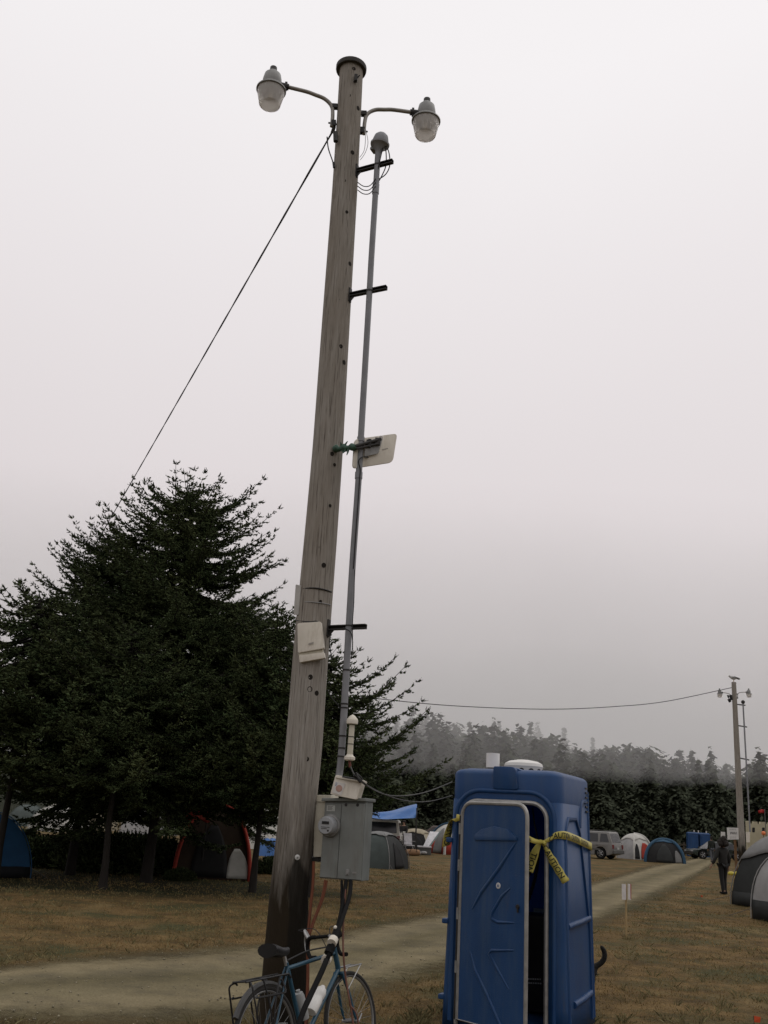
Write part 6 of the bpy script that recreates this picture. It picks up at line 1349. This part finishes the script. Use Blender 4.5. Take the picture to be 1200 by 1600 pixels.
mb = MB(); mb.grid([[at(1194.5 - 9.5 * s / 8, 1264.5 + 6 * t / 3 + (s * .16 if t == 0 else -s * .02) + .5 * math.sin(s * 1.2), 61.5 + .12 * math.sin(s * 1.1)) for s in range(9)] for t in range(4)]); mb.build('flag_cloth', MM('flag_red', (.45, .03, .03), rough=.7), fg, smooth=60, solid=.006)

# ================================================================== PEOPLE
def skin(name, verts, edges, radii, m, parent=None, root=0, sub=1):
    me = bpy.data.meshes.new(name); me.from_pydata([tuple(v) for v in verts], edges, []); me.materials.append(m)
    o = bpy.data.objects.new(name, me); COL.objects.link(o)
    if parent is not None: o.parent = parent
    o.modifiers.new('skin', 'SKIN'); lay = me.skin_vertices[0].data
    for i, r in enumerate(radii): lay[i].radius = (r, r) if not isinstance(r, tuple) else r
    lay[root].use_root = True
    if sub: s = o.modifiers.new('sub', 'SUBSURF'); s.levels = s.render_levels = sub
    o.modifiers['skin'].use_smooth_shade = True
    return o
skin_m = MM('skin', (.30, .18, .12), rough=.6)
def person(label, loc, yaw, S, stride, armL, armR, jacket, trousers, hairm, hair='big'):
    """local axes: x to the figure's right, y ahead. armL/armR: (elbow, wrist) offsets."""
    v = []; e = []; r = []
    def add(p, rad, par=None):
        v.append(V(*p) * S); r.append(rad * S if not isinstance(rad, tuple) else (rad[0] * S, rad[1] * S)); i = len(v) - 1
        if par is not None: e.append((par, i))
        return i
    pel = add((0, 0, .98), (.135, .095)); sp = add((0, .0, 1.16), (.13, .09), pel); chs = add((0, 0, 1.36), (.15, .105), sp); nk = add((0, .005, 1.49), .055, chs); n2 = add((0, .015, 1.545), .056, nk); hd = add((0, .025, 1.63), (.078, .095), n2); ht = add((0, .015, 1.72), (.066, .08), hd)
    joints = {}
    for s, arm in ((-1, armL), (1, armR)):
        sh = add((s * .175, 0, 1.40), .062, chs); el = add(arm[0], .046, sh); wr = add(arm[1], .032, el); d = (V(*arm[1]) - V(*arm[0])).normalized(); pm_ = add(V(*arm[1]) + d * .075, (.038, .02), wr)
        sd_ = V(0, 1, 0)
        for k in range(4): f1 = add(V(*arm[1]) + d * .125 + sd_ * (.028 - .018 * k), .010, pm_); add(V(*arm[1]) + d * (.165 + (.012 if k in (1, 2) else 0)) + sd_ * (.026 - .017 * k) + V(-s * .012, 0, 0), .008, f1)
        th_ = add(V(*arm[1]) + d * .06 + sd_ * .045, .011, wr); add(V(*arm[1]) + d * .10 + sd_ * .06, .009, th_)
        joints[s] = (sh, el, wr)
    legs = {}
    for s in (-1, 1):
        st = stride * s; hp_ = add((s * .09, 0, .90), .085, pel); kn_ = add((s * .10, st * .5 + .03, .50), .058, hp_); an_ = add((s * .105, st, .10), .042, kn_); to = add((s * .12, st + .13, .045), .040, an_); hl = add((s * .105, st - .05, .05), .038, an_); legs[s] = (hp_, kn_, an_)
    body = skin('person', v, e, r, skin_m); body.location = loc; body.rotation_euler = (0, 0, yaw); tag(body, label, 'person')
    up = lambda idx, rad, ed, nm, m: skin(nm, [v[i] for i in idx], ed, [x * S if not isinstance(x, tuple) else (x[0] * S, x[1] * S) for x in rad], m, body)
    L_, R2 = joints[-1], joints[1]
    v.append(V(0, -.01, .84) * S); r.append(.1); low_ = len(v) - 1
    up([low_, sp, chs, nk, L_[0], L_[1], L_[2], R2[0], R2[1], R2[2]], [(.185, .145), (.175, .13), (.185, .135), .085, .085, .068, .050, .085, .068, .050], [(0, 1), (1, 2), (2, 3), (2, 4), (4, 5), (5, 6), (2, 7), (7, 8), (8, 9)], 'jacket', jacket)
    a, b = list(legs[-1]), list(legs[1])
    for q_ in (a, b): v.append(v[q_[2]] + V(0, 0, -.055) * S); r.append(.06); q_[2] = len(v) - 1
    up([pel, a[0], a[1], a[2], b[0], b[1], b[2]], [(.15, .11), .10, .075, .066, .10, .075, .066], [(0, 1), (1, 2), (2, 3), (0, 4), (4, 5), (5, 6)], 'trousers', trousers)
    for s in (-1, 1):
        st = stride * s; mb = MB(); mb.loft([[V(s * .11 + w_ * math.cos(q) , st + y, .05 + h_ * math.sin(q)) * S for q in [2 * math.pi * k / 10 for k in range(10)]] for y, w_, h_ in ((-.085, .03, .04), (-.05, .048, .05), (.06, .05, .048), (.14, .046, .036), (.18, .025, .02))]); o = mb.build('shoe', black_rubber, body, world=False, smooth=60)
    mb = MB()
    if hair == 'big':
        for k in range(26):
            a_ = rng.random() * 6.28; z_ = rng.random(); q = V(math.cos(a_) * (.13 * (1 - z_ * .5)), -.04 + math.sin(a_) * .12 * (1 - z_ * .5), 1.57 + .21 * z_)
            if q.y > .06 and q.z < 1.68: q.y = .02
            mb.ball(q * S, .09 * S, 6)
    else: mb.ball(V(0, .0, 1.685) * S, .10 * S, 8, (1, 1.15, .95)); mb.ball(V(0, -.04, 1.62) * S, .085 * S, 8)
    mb.build('hair', hairm, body, world=False, smooth=80)
    if hair != 'none':
        mb = MB()
        for s in (-1, 1): mb.ball(V(s * .032, .112, 1.655) * S, .012 * S, 6)
        mb.build('eyes', black_plastic, body, world=False); mb = MB(); mb.ball(V(0, .118, 1.625) * S, .018 * S, 6, (.8, 1.2, 1.3)); mb.box(V(0, .108, 1.585) * S, (.045 * S, .012 * S, .010 * S)); mb.build('nose_and_mouth', skin_m, body, world=False)
    return body
jk = MM('dark_jacket', (.016, .015, .013), (.010, .010, .009), scale=8, rough=.8); tr_ = MM('black_trousers', (.012, .012, .012), rough=.8); hr = MM('dark_curly_hair', (.018, .013, .009), (.008, .006, .005), scale=30, rough=.8, bump=.5)
pf = gnd(1132, 1397); person('person in dark jacket with big dark hair walking beside the road, one arm out', V(pf.x, pf.y, zg(pf.x, pf.y)), R_(20), 1.0, .10, ((-.30, -.03, 1.16), (-.42, .03, .93)), ((.25, -.02, 1.12), (.27, .06, .88)), jk, tr_, hr)
pf = gnd(1113, 1347); person('person in dark top and grey trousers walking far down the road', V(pf.x, pf.y, zg(pf.x, pf.y)), R_(5), 1.03, .16, ((-.24, -.04, 1.12), (-.26, .03, .88)), ((.24, .0, 1.12), (.25, .1, .9)), MM('green_black_jacket', (.014, .018, .014), rough=.8), MM('grey_jeans', (.085, .09, .10), rough=.8), hr, 'short')
person('person in dark clothes standing under the edge of the blue tarp', cp(631, 60), R_(150), 1.0, .05, ((-.23, .05, 1.13), (-.15, .22, 1.05)), ((.23, .05, 1.13), (.15, .22, 1.02)), jk, tr_, hr, 'short')

# ================================================================== DOG BEHIND THE TOILET
fur = MM('black_fur', (.012, .011, .010), (.006, .006, .005), scale=40, rough=.85, bump=.5)
DY = 11.15; rump = at(917, 1530, DY); dz = rump.z; X0 = rump.x
def dv(x, y, z): return V(X0 - x, DY + y, z)   # x: towards the head (left), z: height
dvs = [dv(.12, 0, dz), dv(.0, 0, dz + .0), dv(.34, 0, dz - .01), dv(.58, 0, dz + .0), dv(.72, 0, dz + .12), dv(.82, 0, dz + .22), dv(.92, 0, dz + .20), dv(1.0, 0, dz + .17)]
dr_ = [.135, .105, .125, .145, .085, .085, .06, .04]; de = [(0, 1), (0, 2), (2, 3), (3, 4), (4, 5), (5, 6), (6, 7)]
for s in (-1, 1):
    b = len(dvs); dvs += [dv(.02, s * .08, dz - .06), dv(.06, s * .09, dz - .19), dv(-.05, s * .09, .15), dv(-.03, s * .09, .03), dv(.04, s * .09, .02)]; dr_ += [.085, .06, .032, .030, .032]; de += [(1, b), (b, b + 1), (b + 1, b + 2), (b + 2, b + 3), (b + 3, b + 4)]
    b = len(dvs); dvs += [dv(.58, s * .08, dz - .12), dv(.60, s * .09, .2), dv(.58, s * .09, .03), dv(.64, s * .09, .02)]; dr_ += [.07, .036, .028, .032]; de += [(3, b), (b, b + 1), (b + 1, b + 2), (b + 2, b + 3)]
    b = len(dvs); dvs += [dv(.80, s * .06, dz + .28), dv(.79, s * .07, dz + .34)]; dr_ += [.03, .012]; de += [(5, b), (b, b + 1)]
b = len(dvs); tl_ = [at(930, 1510, DY), at(938, 1506, DY), at(944, 1499, DY), at(945.5, 1490, DY), at(942, 1482, DY), at(938, 1477.5, DY)]
dvs += tl_; dr_ += [.032, .030, .031, .030, .026, .016]; de += [(1, b)] + [(b + k, b + k + 1) for k in range(5)]
dorig = dv(.3, 0, 0); dog = skin('dog', [p - dorig for p in dvs], de, dr_, fur, None, 0, 2); dog.location = dorig
tag(dog, 'black dog with a curled tail, mostly hidden behind the blue toilet', 'dog')
